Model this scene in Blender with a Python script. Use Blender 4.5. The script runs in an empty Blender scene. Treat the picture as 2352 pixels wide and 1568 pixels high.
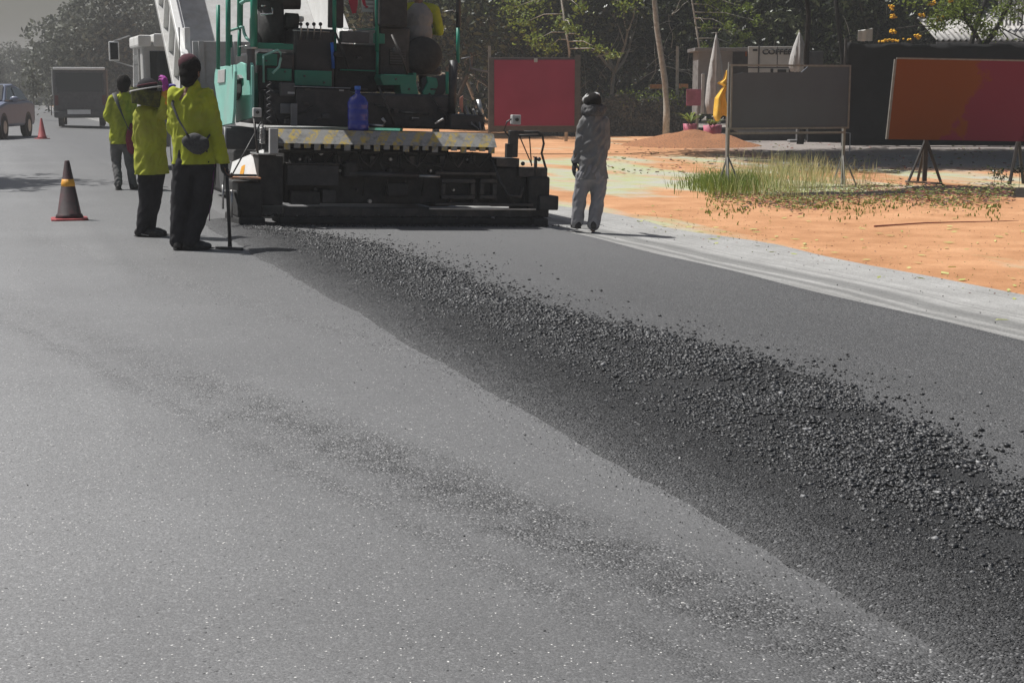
import bpy, bmesh, math, random
import numpy as np
from mathutils import Vector, Matrix, noise, Euler
C = bpy.context; S = C.scene; COL = S.collection
R = math.radians
# ------------------------------------------------------------------ camera, sky, sun, exposure
F = 3600.0; CH = 1.42; PITCH = math.atan(574/F)
cd = bpy.data.cameras.new('camera'); cam = bpy.data.objects.new('camera', cd); COL.objects.link(cam)
cam.location = (0, 0, CH); cam.rotation_euler = (math.pi/2-PITCH, 0, 0)
cd.sensor_width = 36; cd.lens = 36*F/2352; cd.clip_end = 3000; cd.clip_start = .05
cd.dof.use_dof = False
S.camera = cam
SUNV = Vector((-.465, .185, .866)).normalized()      # towards the sun
elev = math.asin(SUNV.z)
w = bpy.data.worlds.new('World'); S.world = w; w.use_nodes = True
nt = w.node_tree; bg = nt.nodes['Background']
sk = nt.nodes.new('ShaderNodeTexSky'); sk.sky_type = 'NISHITA'; sk.sun_disc = False
sk.sun_elevation = elev; sk.sun_rotation = math.atan2(SUNV.x, SUNV.y); sk.air_density = 1.0; sk.dust_density = 4.0
nt.links.new(sk.outputs[0], bg.inputs[0]); bg.inputs[1].default_value = .050
sd = bpy.data.lights.new('sun', 'SUN'); sd.energy = 5.0; sd.angle = R(.5); sd.color = (1, .985, .96)
so = bpy.data.objects.new('sun', sd); COL.objects.link(so); so.rotation_euler = (-SUNV).to_track_quat('-Z', 'Y').to_euler()
S.view_settings.view_transform = 'Standard'; S.view_settings.look = 'None'; S.view_settings.gamma = 1
S.view_settings.exposure = .1
S.render.engine = 'CYCLES'

# ------------------------------------------------------------------ picture geometry and the road frame (s along, l to the right)
def ray(px, py):
    x = (px-1176)/F; v = (784-py)/F
    return Vector((x, math.cos(PITCH)+v*math.sin(PITCH), -math.sin(PITCH)+v*math.cos(PITCH)))
def G(px, py, z=0.):
    d = ray(px, py); return d*((z-CH)/d.z)+Vector((0, 0, CH))
def at(px, py, Y):
    d = ray(px, py); return d*(Y/d.y)+Vector((0, 0, CH))
U = Vector((-.32110, .94705, 0)); N = Vector((.94705, .32110, 0)); A0 = Vector((.5355, 5.7988, 0))
TH = math.atan2(-U.x, U.y)
def gl(l): return 0. if l < 0 else (-.03*l if l < 4.6 else -.138)
def W(s, l, z=None):
    p = A0+U*s+N*l; p.z = gl(l) if z is None else z; return p
def sl(p): q = p-A0; return q.dot(U), q.dot(N)
def yard(px, py): return G(px, py, -.138)

# ------------------------------------------------------------------ bookkeeping
def tag(o, label=None, cat=None, group=None, kind=None):
    if label: o['label'] = label
    if cat: o['category'] = cat
    if group: o['group'] = group
    if kind: o['kind'] = kind
    return o
def thing(name, label, cat, loc=(0, 0, 0), rz=0., group=None, ry=0.):
    o = bpy.data.objects.new(name, None); COL.objects.link(o); o.location = loc; o.rotation_euler = (0, ry, rz)
    o.empty_display_size = .2
    return tag(o, label, cat, group)
class MB:
    def __init__(s): s.b = bmesh.new()
    def _add(s, fn, M):
        r = fn(); vs = r['verts']; bmesh.ops.transform(s.b, matrix=M, verts=vs); return vs
    def box(s, c, d, rot=None, bev=0):
        M = Matrix.Translation(c) @ (Euler(rot).to_matrix().to_4x4() if rot else Matrix()) @ Matrix.Diagonal((d[0], d[1], d[2], 1))
        vs = s._add(lambda: bmesh.ops.create_cube(s.b, size=1), M)
        if bev:
            es = list({e for v in vs for e in v.link_edges})
            bmesh.ops.bevel(s.b, geom=es, offset=bev, segments=2, affect='EDGES', profile=.6)
        return s
    def box2(s, a, b, bev=0):
        a = Vector(a); b = Vector(b); return s.box((a+b)/2, (abs(b.x-a.x), abs(b.y-a.y), abs(b.z-a.z)), None, bev)
    def cyl(s, p0, p1, r0, r1=None, n=12, cap=True):
        p0 = Vector(p0); p1 = Vector(p1); d = p1-p0
        M = Matrix.Translation((p0+p1)/2) @ d.to_track_quat('Z', 'Y').to_matrix().to_4x4()
        s._add(lambda: bmesh.ops.create_cone(s.b, cap_ends=cap, segments=n, radius1=r0, radius2=r0 if r1 is None else r1, depth=d.length), M); return s
    def tube(s, pts, r, n=8, r1=None, flat=1.):
        pts = [Vector(p) for p in pts]; rings = []; up = Vector((0, 0, 1))
        k = len(pts)
        for i, p in enumerate(pts):
            t = (pts[min(i+1, k-1)]-pts[max(i-1, 0)]).normalized()
            a = t.cross(up)
            if a.length < .05: a = t.cross(Vector((0, 1, 0)))
            a.normalize(); b_ = a.cross(t).normalized()
            rr = r if r1 is None else r+(r1-r)*i/(k-1)
            rings.append([s.b.verts.new(p+a*math.cos(2*math.pi*j/n)*rr+b_*math.sin(2*math.pi*j/n)*rr*flat) for j in range(n)])
        for i in range(k-1):
            for j in range(n): s.b.faces.new((rings[i][j], rings[i][(j+1) % n], rings[i+1][(j+1) % n], rings[i+1][j]))
        s.b.faces.new(rings[0][::-1]); s.b.faces.new(rings[-1]); return s
    def ell(s, c, r, rot=None, n=14):
        M = Matrix.Translation(c) @ (rot.to_matrix().to_4x4() if isinstance(rot, Euler) else (rot if rot else Matrix())) @ Matrix.Diagonal((r[0], r[1], r[2], 1))
        s._add(lambda: bmesh.ops.create_uvsphere(s.b, u_segments=n, v_segments=max(6, n//2+2), radius=1), M); return s
    def cap(s, p0, p1, r0, r1, n=12):                  # rounded, tapered limb
        s.cyl(p0, p1, r0, r1, n); s.ell(p0, (r0,)*3, n=n); s.ell(p1, (r1,)*3, n=n); return s
    def prism(s, pts, vec):
        vec = Vector(vec); a = [s.b.verts.new(Vector(p)) for p in pts]; c = [s.b.verts.new(Vector(p)+vec) for p in pts]; n = len(pts)
        s.b.faces.new(a); s.b.faces.new(c[::-1])
        for i in range(n): s.b.faces.new((a[i], c[i], c[(i+1) % n], a[(i+1) % n]))
        return s
    def lathe(s, prof, c=(0, 0, 0), n=20):
        c = Vector(c); rings = []
        for r, z in prof: rings.append([s.b.verts.new(c+Vector((r*math.cos(2*math.pi*j/n), r*math.sin(2*math.pi*j/n), z))) for j in range(n)])
        for i in range(len(rings)-1):
            for j in range(n): s.b.faces.new((rings[i][j], rings[i][(j+1) % n], rings[i+1][(j+1) % n], rings[i+1][j]))
        s.b.faces.new(rings[0][::-1]); s.b.faces.new(rings[-1]); return s
    def build(s, name, m, parent=None, bevel=0, smooth=False, **kw):
        bmesh.ops.recalc_face_normals(s.b, faces=s.b.faces)
        me = bpy.data.meshes.new(name); s.b.to_mesh(me); s.b.free()
        o = bpy.data.objects.new(name, me); COL.objects.link(o); me.materials.append(m); o.parent = parent
        if smooth:
            me.polygons.foreach_set('use_smooth', [True]*len(me.polygons))
        if bevel:
            md = o.modifiers.new('bevel', 'BEVEL'); md.width = bevel; md.segments = 2; md.limit_method = 'ANGLE'; md.angle_limit = R(40)
        if kw: tag(o, **kw)
        return o
def np_mesh(name, V, Fc, m, parent=None, smooth=False):     # V (n,3), Fc (k,3|4)
    me = bpy.data.meshes.new(name); k = Fc.shape[1]
    me.vertices.add(len(V)); me.vertices.foreach_set('co', V.astype(np.float32).ravel())
    me.loops.add(Fc.size); me.loops.foreach_set('vertex_index', Fc.astype(np.int32).ravel())
    me.polygons.add(len(Fc)); me.polygons.foreach_set('loop_start', np.arange(len(Fc), dtype=np.int32)*k)
    me.polygons.foreach_set('loop_total', np.full(len(Fc), k, dtype=np.int32))
    if smooth: me.polygons.foreach_set('use_smooth', np.ones(len(Fc), dtype=bool))
    me.update(calc_edges=True); me.materials.append(m)
    o = bpy.data.objects.new(name, me); COL.objects.link(o); o.parent = parent; return o

# ------------------------------------------------------------------ materials
MATS = {}
class NT:
    def __init__(s, name):
        s.m = bpy.data.materials.new(name); s.m.use_nodes = True; s.t = s.m.node_tree; s.p = s.t.nodes['Principled BSDF']; MATS[name] = s.m
    def n(s, ty, **k):
        q = s.t.nodes.new('ShaderNode'+ty)
        for a, v in k.items():
            if a[0] == 'i': q.inputs[int(a[1:])].default_value = v
            else: setattr(q, a, v)
        return q
    def l(s, a, b): s.t.links.new(a, b)
    def noise(s, vec, scale, det=3, rough=.55):
        q = s.n('TexNoise'); q.inputs['Scale'].default_value = scale; q.inputs['Detail'].default_value = det; q.inputs['Roughness'].default_value = rough
        if vec: s.l(vec, q.inputs['Vector'])
        return q.outputs['Fac']
    def ramp(s, fac, stops):
        q = s.n('ValToRGB'); cr = q.color_ramp
        for i, (p, c) in enumerate(stops):
            e = cr.elements[i] if i < 2 else cr.elements.new(p)
            e.position = p; e.color = (*(c if isinstance(c, tuple) else (c, c, c)), 1)
        s.l(fac, q.inputs[0]); return q.outputs[0]
    def mix(s, f, a, b, ty='MIX'):
        q = s.n('Mix'); q.data_type = 'RGBA'; q.blend_type = ty
        for x, i in ((f, 0), (a, 6), (b, 7)):
            if hasattr(x, 'is_linked'): s.l(x, q.inputs[i])
            else: q.inputs[i].default_value = x if not isinstance(x, tuple) else (*x, 1)
        return q.outputs[2]
    def math(s, op, a, b=0., c=None):
        q = s.n('Math'); q.operation = op
        for i, x in enumerate((a, b, c)):
            if x is None: continue
            if hasattr(x, 'is_linked'): s.l(x, q.inputs[i])
            else: q.inputs[i].default_value = x
        return q.outputs[0]
    def bump(s, h, strength, dist=.01):
        q = s.n('Bump'); q.inputs['Strength'].default_value = strength; q.inputs['Distance'].default_value = dist
        s.l(h, q.inputs['Height']); s.l(q.outputs[0], s.p.inputs['Normal'])
    def set(s, col=None, rough=.6, metal=0., spec=.5):
        if col is not None:
            if isinstance(col, tuple): s.p.inputs['Base Color'].default_value = (*col, 1)
            else: s.l(col, s.p.inputs['Base Color'])
        s.p.inputs['Roughness'].default_value = rough; s.p.inputs['Metallic'].default_value = metal
        s.p.inputs['Specular IOR Level'].default_value = spec; return s
    def obj(s): return s.n('TexCoord').outputs['Object']
def mat(name, col, rough=.6, amt=.25, scale=6., metal=0., dirt=None, damt=.4, bump=0., bscale=60., spec=.5):
    t = NT(name); v = t.obj(); f = t.noise(v, scale, 5)
    c = t.ramp(f, [(.3, tuple(x*(1-amt) for x in col)), (.7, tuple(min(1, x*(1+amt)) for x in col))])
    if dirt:
        g = t.noise(v, scale*.6, 8, .7); g = t.ramp(g, [(.5-.12*damt, 0.), (.5+.3*(1-damt)+.05, 1.)])
        c = t.mix(t.math('MULTIPLY', g, damt*1.6), c, dirt)
    t.set(c, rough, metal, spec)
    if bump: t.bump(t.noise(v, bscale, 3), bump)
    return t.m
M_black = mat('black_paint', (.022, .022, .024), .5, .3, 5, dirt=(.12, .11, .10), damt=.35, bump=.15)
M_grime = mat('grimy_steel', (.045, .043, .042), .55, .4, 7, metal=.3, dirt=(.14, .12, .10), damt=.45, bump=.3)
M_tar = mat('tarry_steel', (.02, .019, .018), .7, .4, 12, dirt=(.06, .055, .05), damt=.4, bump=.5, bscale=40)
M_green = mat('green_paint', (.012, .20, .13), .42, .12, 3, dirt=(.10, .12, .10), damt=.2, bump=.05)
M_lgreen = mat('faded_green_paint', (.26, .58, .49), .45, .08, 4, dirt=(.38, .50, .45), damt=.45, bump=.05)
M_steel = mat('bare_steel', (.45, .45, .44), .38, .2, 9, metal=.8, dirt=(.2, .17, .14), damt=.3)
M_chrome = mat('bright_steel', (.6, .6, .6), .25, .1, 9, metal=1.)
M_dgrey = mat('dark_grey', (.07, .07, .072), .6, .25, 6, dirt=(.14, .13, .12), damt=.3)
M_mgrey = mat('mid_grey', (.20, .20, .20), .6, .15, 6, dirt=(.30, .28, .25), damt=.3)
M_lgrey = mat('light_grey', (.45, .45, .44), .6, .12, 6, dirt=(.3, .27, .23), damt=.35)
M_white = mat('white_paint', (.72, .72, .70), .5, .06, 5, dirt=(.45, .42, .37), damt=.3)
M_rubber = mat('rubber', (.022, .022, .022), .85, .3, 12, dirt=(.09, .08, .07), damt=.4, bump=.3)
M_skin = mat('skin', (.20, .105, .065), .5, .12, 20, bump=.1, bscale=200)
M_hiviz = mat('hiviz_cloth', (.38, .42, .035), .85, .12, 8, dirt=(.30, .31, .06), damt=.5, bump=.3, bscale=350, spec=.2)
M_hiviz2 = mat('hiviz_worn_cloth', (.36, .39, .045), .85, .14, 8, dirt=(.31, .29, .07), damt=.5, bump=.3, bscale=350, spec=.2)
M_dcloth = mat('dark_cloth', (.028, .027, .030), .9, .25, 10, bump=.4, bscale=300, spec=.2)
M_gcloth = mat('grey_trouser_cloth', (.13, .128, .125), .9, .2, 10, bump=.4, bscale=300, spec=.2)
M_khaki = mat('dusty_work_cloth', (.20, .197, .195), .9, .12, 9, dirt=(.12, .118, .115), damt=.4, bump=.35, bscale=300, spec=.2)
M_khaki2 = mat('pale_work_trousers', (.27, .265, .27), .9, .12, 9, dirt=(.17, .17, .20), damt=.4, bump=.35, bscale=300, spec=.2)
M_scarf = mat('patterned_scarf', (.07, .068, .07), .9, .5, 28, dirt=(.20, .195, .19), damt=.4, bump=.3, bscale=200)
M_flap = mat('mottled_neck_flap', (.045, .045, .02), .9, .3, 30, dirt=(.16, .17, .02), damt=.5)
M_knit = mat('maroon_knit', (.075, .018, .028), .9, .3, 40, bump=.8, bscale=160)
M_hair = mat('black_hair', (.014, .012, .011), .85, .3, 60, bump=.9, bscale=120, spec=.15)
M_glove = mat('black_glove', (.025, .025, .027), .8, .2, 30, bump=.3, bscale=300)
M_pglove = mat('purple_glove', (.38, .05, .32), .7, .2, 30)
M_pcuff = mat('violet_cuff', (.09, .06, .30), .7, .2, 30)
M_maroonbag = mat('maroon_bag_cloth', (.16, .01, .03), .8, .15, 12, bump=.2)
M_bagcloth = mat('black_bag_cloth', (.035, .035, .037), .8, .3, 60, dirt=(.11, .11, .11), damt=.25, bump=.2)
M_boot = mat('black_boot', (.022, .02, .019), .6, .3, 20, dirt=(.10, .09, .08), damt=.4, bump=.2)
M_sandal = mat('strap_light', (.35, .33, .30), .7)
M_orange = mat('orange_rubber', (.34, .04, .045), .6, .15, 10, dirt=(.25, .08, .06), damt=.4)
M_conedark = mat('cone_dirty_rubber', (.028, .014, .016), .7, .3, 12, dirt=(.16, .015, .025), damt=.3)
M_cuff = mat('orange_cuff', (.75, .35, .03), .6)
M_blue = mat('blue_plastic', (.02, .03, .30), .18, .1, 4, spec=.6)
M_bluecap = mat('blue_cap', (.03, .14, .55), .35)
M_board = mat('dark_board', (.080, .096, .118), .6, .08, 2, dirt=(.10, .115, .135), damt=.2)
M_frame = mat('grey_frame_steel', (.24, .235, .22), .5, .15, 12, metal=.3)
M_net = mat('black_shade_net', (.013, .013, .014), .95, .3, 3, bump=.4, bscale=25)
M_flag = mat('yellow_flag', (.80, .46, .04), .75, .12, 5, dirt=(.85, .65, .25), damt=.35)
M_trunk = mat('bark', (.10, .085, .07), .9, .35, 9, bump=.8, bscale=30)
M_ptrunk = mat('pale_bark', (.42, .40, .35), .9, .25, 9, dirt=(.16, .15, .12), damt=.4, bump=.6, bscale=40)
M_pot = mat('pink_pot', (.50, .14, .20), .6)
M_umb = mat('umbrella_canvas', (.42, .42, .41), .85, .12, 8)
M_kiosk = mat('kiosk_wall', (.22, .22, .22), .7, .12, 3, dirt=(.2, .2, .2), damt=.3)
M_signcream = mat('cream_sign', (.55, .55, .52), .6, .08, 3)
M_letter = mat('black_lettering', (.02, .02, .02), .6)
M_roof = mat('roof_sheet', (.40, .39, .37), .6, .15, 3, dirt=(.25, .22, .2), damt=.4)
M_flower = mat('yellow_blossom', (.95, .50, .01), .6, .2, 30)
M_carpaint = mat('silver_blue_paint', (.20, .225, .30), .35, .05, 2, spec=.4)
M_tyellow = mat('yellow_reflector', (.8, .75, .05), .4)
t = NT('window_glass'); t.set((.02, .025, .028), .06, 0, .9); M_glass = t.m
t = NT('lamp_glass'); t.set((.6, .6, .62), .12, 0, .8); M_lampglass = t.m
t = NT('red_lens'); t.set((.10, .015, .015), .35, 0, .5); M_redlens = t.m
t = NT('hazard_paint')     # worn yellow/grey diagonal hazard stripes
v = t.obj(); sx = t.n('SeparateXYZ'); t.l(v, sx.inputs[0])
d = t.math('ADD', sx.outputs[0], t.math('MULTIPLY', sx.outputs[2], -.8)); fr = t.math('FRACT', t.math('MULTIPLY', d, 5.2))
st = t.ramp(fr, [(.42, 0.), (.46, 1.)]); c = t.mix(st, (.27, .265, .25), (.46, .33, .06))
wr = t.noise(v, 22, 7, .7); c = t.mix(t.ramp(wr, [(.42, 0.), (.58, 1.)]), c, (.25, .245, .23))
wr2 = t.noise(v, 9, 6, .7); c = t.mix(t.ramp(wr2, [(.50, 0.), (.66, .8)]), c, (.10, .098, .09)); t.set(c, .6); M_haz = t.m
t = NT('wavy_maroon_print'); v = t.obj(); sx = t.n('SeparateXYZ'); t.l(v, sx.inputs[0])
t.set(t.ramp(t.noise(v, 1.1, 2), [(.3, (.24, .026, .066)), (.75, (.31, .040, .092))]), .6, 0, .2); M_maroon = t.m
t = NT('faded_rust_print'); v = t.obj(); sx = t.n('SeparateXYZ'); t.l(v, sx.inputs[0])
wob = t.noise(v, 2.2, 6, .62)
f = t.math('ADD', t.math('MULTIPLY', sx.outputs[0], .40), t.math('ADD', t.math('MULTIPLY_ADD', sx.outputs[2], -.14, -.30), t.math('ADD', t.math('MULTIPLY', wob, .60), t.math('MULTIPLY', t.noise(v, .9, 2), .35))))
c = t.ramp(f, [(.0, (.22, .055, .003)), (.10, (.23, .060, .004)), (.15, (.21, .026, .052)), (.60, (.20, .022, .050)), (.66, (.11, .003, .018))]); t.set(c, .6, 0, .2); M_rust = t.m

def road_coords(t):
    v = t.obj(); mp = t.n('Mapping'); mp.vector_type = 'POINT'; mp.inputs['Rotation'].default_value = (0, 0, -TH)
    t.l(v, mp.inputs[0]); sx = t.n('SeparateXYZ'); t.l(mp.outputs[0], sx.inputs[0])
    l = t.math('SUBTRACT', sx.outputs[0], A0.dot(N)); s = t.math('SUBTRACT', sx.outputs[1], A0.dot(U))
    return v, mp.outputs[0], s, l
def gauss(t, x, c, wd):    # 1 at x=c, falling to 0
    d = t.math('ABSOLUTE', t.math('SUBTRACT', x, c)); return t.math('SMOOTH_MAX', t.math('SUBTRACT', 1., t.math('DIVIDE', d, wd)), 0., .15)
def aggregate(t, v, scale):
    q = t.n('TexVoronoi'); q.inputs['Scale'].default_value = scale; t.l(v, q.inputs['Vector'])
    sp = t.n('SeparateColor'); t.l(q.outputs['Color'], sp.inputs[0]); return q.outputs['Distance'], sp.outputs[0], sp.outputs[1]
# --- rolled asphalt of the left lane
t = NT('rolled_asphalt'); v, rc, s_, l_ = road_coords(t)
big = t.noise(v, .55, 4); fine = t.noise(v, 260, 3, .7)
stretch = t.n('Mapping'); stretch.inputs['Scale'].default_value = (2.4, .10, 1); t.l(rc, stretch.inputs[0]); lanes = t.noise(stretch.outputs[0], 1., 3)
base = t.ramp(t.math('ADD', l_, t.math('MULTIPLY', big, .8)), [(0., .125), (1., .125)])
lf = t.math('MULTIPLY_ADD', l_, -.24, .10); lf = t.math('ADD', lf, t.math('MULTIPLY', t.math('SUBTRACT', big, .5), .5)); lf = t.math('ADD', lf, t.math('MULTIPLY', t.math('SUBTRACT', lanes, .5), .35))
base = t.ramp(lf, [(.0, .118), (.35, .148), (1., .262)])
dist, r1, r2 = aggregate(t, v, 135); dist2, q1, q2 = aggregate(t, v, 210)
brk = t.noise(v, 5., 5, .65); brk = t.ramp(brk, [(.40, 0.), (.62, 1.)])
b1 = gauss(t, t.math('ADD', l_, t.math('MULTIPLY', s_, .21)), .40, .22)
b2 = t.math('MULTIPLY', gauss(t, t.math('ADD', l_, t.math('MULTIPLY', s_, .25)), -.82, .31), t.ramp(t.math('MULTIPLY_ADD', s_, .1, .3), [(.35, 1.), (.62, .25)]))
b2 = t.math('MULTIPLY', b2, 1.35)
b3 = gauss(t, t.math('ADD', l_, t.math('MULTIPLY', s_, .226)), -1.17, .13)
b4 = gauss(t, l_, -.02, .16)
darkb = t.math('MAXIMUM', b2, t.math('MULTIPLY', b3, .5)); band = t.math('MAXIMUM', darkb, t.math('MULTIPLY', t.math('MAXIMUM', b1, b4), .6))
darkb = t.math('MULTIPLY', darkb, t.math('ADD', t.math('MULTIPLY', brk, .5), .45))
band = t.math('MULTIPLY', band, t.math('ADD', t.math('MULTIPLY', brk, .8), .30))
amt = t.math('MINIMUM', t.math('ADD', t.math('MULTIPLY', band, .95), .17), 1.)
spk = t.ramp(r1, [(.0, .30), (.28, .62), (.5, .95), (.80, 1.05), (.90, 1.5), (.965, 3.0), (1., 3.4)])
spk2 = t.ramp(q1, [(.0, .60), (.3, .88), (.7, 1.08), (1., 1.35)])
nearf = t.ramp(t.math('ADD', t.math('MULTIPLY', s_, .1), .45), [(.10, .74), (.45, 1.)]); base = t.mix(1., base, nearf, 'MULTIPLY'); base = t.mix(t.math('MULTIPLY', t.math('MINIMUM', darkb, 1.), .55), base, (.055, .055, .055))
c = t.mix(1., base, t.mix(amt, (1., 1., 1.), spk), 'MULTIPLY'); c = t.mix(.6, c, spk2, 'MULTIPLY')
glint = t.math('MULTIPLY', t.math('GREATER_THAN', q2, .990), t.math('GREATER_THAN', r2, .45)); c = t.mix(glint, c, (.62, .61, .58))  # bright cells put the glints of backlit grains into the colour
dark = t.math('GREATER_THAN', r1, .995); c = t.mix(t.math('MULTIPLY', dark, .9), c, (.03, .03, .03))
t.set(c, .62, 0, .45)
h = t.math('ADD', t.math('MULTIPLY', t.math('MULTIPLY', dist, amt), -1.2), t.math('MULTIPLY', fine, .30)); t.bump(h, .75, .006); M_old = t.m
# --- fresh mat
t = NT('fresh_asphalt'); v, rc, s_, l_ = road_coords(t)
dist, r1, r2 = aggregate(t, v, 130); big = t.noise(v, .8, 5); fine = t.noise(v, 240, 3, .7)
stretch = t.n('Mapping'); stretch.inputs['Scale'].default_value = (3., .06, 1); t.l(rc, stretch.inputs[0]); lanes = t.noise(stretch.outputs[0], 1., 4)
f = t.math('ADD', t.math('MULTIPLY', big, .5), t.math('MULTIPLY', lanes, .5))
base = t.ramp(f, [(.3, .078), (.7, .100)])
c = t.mix(.85, base, t.ramp(r1, [(.0, .35), (.4, .85), (.8, 1.15), (.95, 1.5), (1., 3.)]), 'MULTIPLY')
far = t.ramp(t.math('MULTIPLY', s_, .1), [(.45, 0.), (1.05, 1.)]); c = t.mix(t.math('MULTIPLY', far, .6), c, (.16, .16, .16))  # paler towards the paver: grazing sheen put into the colour
t.set(c, .62, 0, .5); h = t.math('ADD', t.math('MULTIPLY', dist, -1.), t.math('MULTIPLY', fine, .5)); t.bump(h, .8, .006); M_new = t.m
# --- loose windrow
t = NT('loose_mix'); v, rc, s_, l_ = road_coords(t)
dist, r1, r2 = aggregate(t, v, 125); fine = t.noise(v, 150, 4, .75); big = t.noise(v, 4, 4)
base = t.ramp(big, [(.3, .040), (.7, .058)]); ed = t.math('ADD', l_, t.math('MULTIPLY', t.math('SUBTRACT', t.noise(v, 9, 6, .75), .5), .42)); ed = t.ramp(t.math('ADD', t.math('MULTIPLY', ed, 1.4), .2), [(.0, 1.), (.18, .75), (.8, 0.)])
base = t.mix(ed, base, (.135, .135, .135)); c = t.mix(.8, base, t.ramp(r1, [(.0, .35), (.5, .9), (.9, 1.3), (.97, 2.0), (1., 3.5)]), 'MULTIPLY')
t.set(c, .6, 0, .4); h = t.math('ADD', t.math('MULTIPLY', dist, -1.3), fine); t.bump(h, 1., .012); M_loose = t.m
t = NT('bitumen_stone'); v = t.obj(); gi = t.n('NewGeometry')
rnd = gi.outputs['Random Per Island']; t.set(t.ramp(rnd, [(.0, .016), (.55, .034), (.88, .06), (.975, .10), (.985, .22), (1., .26)]), .42, 0, .6)
t.bump(t.noise(v, 300, 3), .4, .003); M_stone = t.m
# --- shoulder: dusty pale strip with wheel marks
t = NT('dusty_shoulder'); v, rc, s_, l_ = road_coords(t)
dist, r1, r2 = aggregate(t, v, 90); big = t.noise(v, 1.6, 6, .65)
wl = t.math('ADD', l_, t.math('MULTIPLY', t.noise(v, .30, 3), .55))
stretch = t.n('Mapping'); stretch.inputs['Scale'].default_value = (14., .12, 1); t.l(rc, stretch.inputs[0]); lanes = t.noise(stretch.outputs[0], 1., 3, .7)
base = t.ramp(big, [(.3, (.29, .285, .272)), (.7, (.41, .405, .39))])
base = t.mix(.45, base, t.ramp(lanes, [(.35, .65), (.65, 1.1)]), 'MULTIPLY')
def track(c0, wd, dk):
    global base
    g = gauss(t, wl, c0, wd); g = t.math('MULTIPLY', t.math('MINIMUM', t.math('MULTIPLY', g, 1.5), 1.), dk); base = t.mix(g, base, (.13, .13, .125))
track(4.42, .17, .62); track(4.13, .08, .6); track(4.30, .04, .35); track(4.70, .012, .7); track(3.95, .12, .30)
base = t.mix(.5, base, t.ramp(r1, [(.0, .6), (.5, 1.), (1., 1.25)]), 'MULTIPLY'); t.set(base, .85, 0, .3)
t.bump(t.math('ADD', t.math('MULTIPLY', dist, -.6), lanes), .5, .006); M_shoulder = t.m
# --- yard soil
t = NT('orange_soil'); v, rc, s_, l_ = road_coords(t)
n1 = t.noise(v, .22, 6, .6); n2 = t.noise(v, 1.3, 7, .7); n3 = t.noise(v, 40, 4, .7)
or1 = t.ramp(t.math('ADD', t.math('MULTIPLY', n2, .6), t.math('MULTIPLY', n1, .4)), [(.35, (.38, .185, .085)), (.5, (.53, .275, .14)), (.65, (.66, .37, .20))])
pale = t.ramp(n2, [(.38, (.42, .44, .22)), (.62, (.44, .43, .38))])
stretch = t.n('Mapping'); stretch.inputs['Scale'].default_value = (.9, .14, 1); t.l(rc, stretch.inputs[0]); n4 = t.noise(stretch.outputs[0], 1., 6, .65)
msk = t.math('ADD', t.math('MULTIPLY', n4, .6), t.math('MULTIPLY', n1, .5))
edge = t.ramp(t.math('ADD', t.math('MULTIPLY', l_, .1), t.math('MULTIPLY', n2, .05)), [(.535, .13), (.60, 0.)])
# the drive between kerb strip and signs is paler
sx = t.n('SeparateXYZ'); t.l(v, sx.inputs[0])
drive = t.ramp(t.math('ADD', t.math('MULTIPLY', sx.outputs[1], .01), t.math('MULTIPLY', n2, .03)), [(.245, 0.), (.265, .13), (.37, .10), (.42, 0.)])
msk = t.math('ADD', msk, t.math('ADD', edge, drive)); c = t.mix(t.ramp(msk, [(.60, 0.), (.70, 1.)]), or1, pale)
c = t.mix(.5, c, t.ramp(n3, [(.3, .75), (.7, 1.2)]), 'MULTIPLY'); 
gry = t.math('MULTIPLY', t.ramp(t.math('ADD', t.math('MULTIPLY', sx.outputs[1], .01), t.math('MULTIPLY', n2, .03)), [(.325, 0.), (.345, 1.)]), t.ramp(t.math('MULTIPLY_ADD', sx.outputs[0], .02, t.math('MULTIPLY', n2, .06)), [(.12, 0.), (.17, 1.)])); c = t.mix(t.math('MULTIPLY', gry, .9), c, t.ramp(n3, [(.3, (.17, .165, .16)), (.7, (.33, .32, .31))]))
lft = t.ramp(l_, [(0., 1.), (.01, 0.)]); c = t.mix(lft, c, (.30, .28, .25))
t.set(c, .95, 0, .2); t.bump(t.math('ADD', n3, t.math('MULTIPLY', n2, 2.)), .6, .02); M_soil = t.m
t = NT('mound_soil'); v = t.obj(); n2 = t.noise(v, 3, 7, .7); n3 = t.noise(v, 25, 4, .7)
c = t.ramp(n3, [(.35, (.12, .07, .05)), (.5, (.40, .17, .07)), (.72, (.52, .25, .12))]); t.set(c, .95); t.bump(n3, 1., .05); M_mound = t.m
t = NT('far_pavement'); v = t.obj(); t.set(t.ramp(t.noise(v, .4, 5), [(.3, (.30, .29, .27)), (.7, (.38, .37, .34))]), .85); M_lot = t.m
def leafmat(name, cols, tr=.35, rough=.55):
    t = NT(name); gi = t.n('NewGeometry'); rnd = gi.outputs['Random Per Island']; v = t.obj()
    cl = t.noise(v, .9, 3); f = t.math('ADD', t.math('MULTIPLY', rnd, .6), t.math('MULTIPLY', cl, .5))
    k = len(cols); c = t.ramp(f, [(.15+.75*i/(k-1), cols[i]) for i in range(k)]); t.set(c, rough, 0, .4)
    tl = t.n('BsdfTranslucent'); t.l(c, tl.inputs[0]); mx = t.n('MixShader'); mx.inputs[0].default_value = tr
    t.l(t.p.outputs[0], mx.inputs[1]); t.l(tl.outputs[0], mx.inputs[2]); out = t.t.nodes['Material Output']; t.l(mx.outputs[0], out.inputs['Surface']); return t.m
L_dark = leafmat('dark_leaves', [(.012, .016, .011), (.022, .028, .016), (.035, .045, .022), (.06, .08, .025), (.20, .22, .12)], .22, .38)
L_mid = leafmat('mid_leaves', [(.03, .045, .02), (.06, .08, .03), (.10, .13, .03), (.15, .18, .05)], .35)
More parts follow.
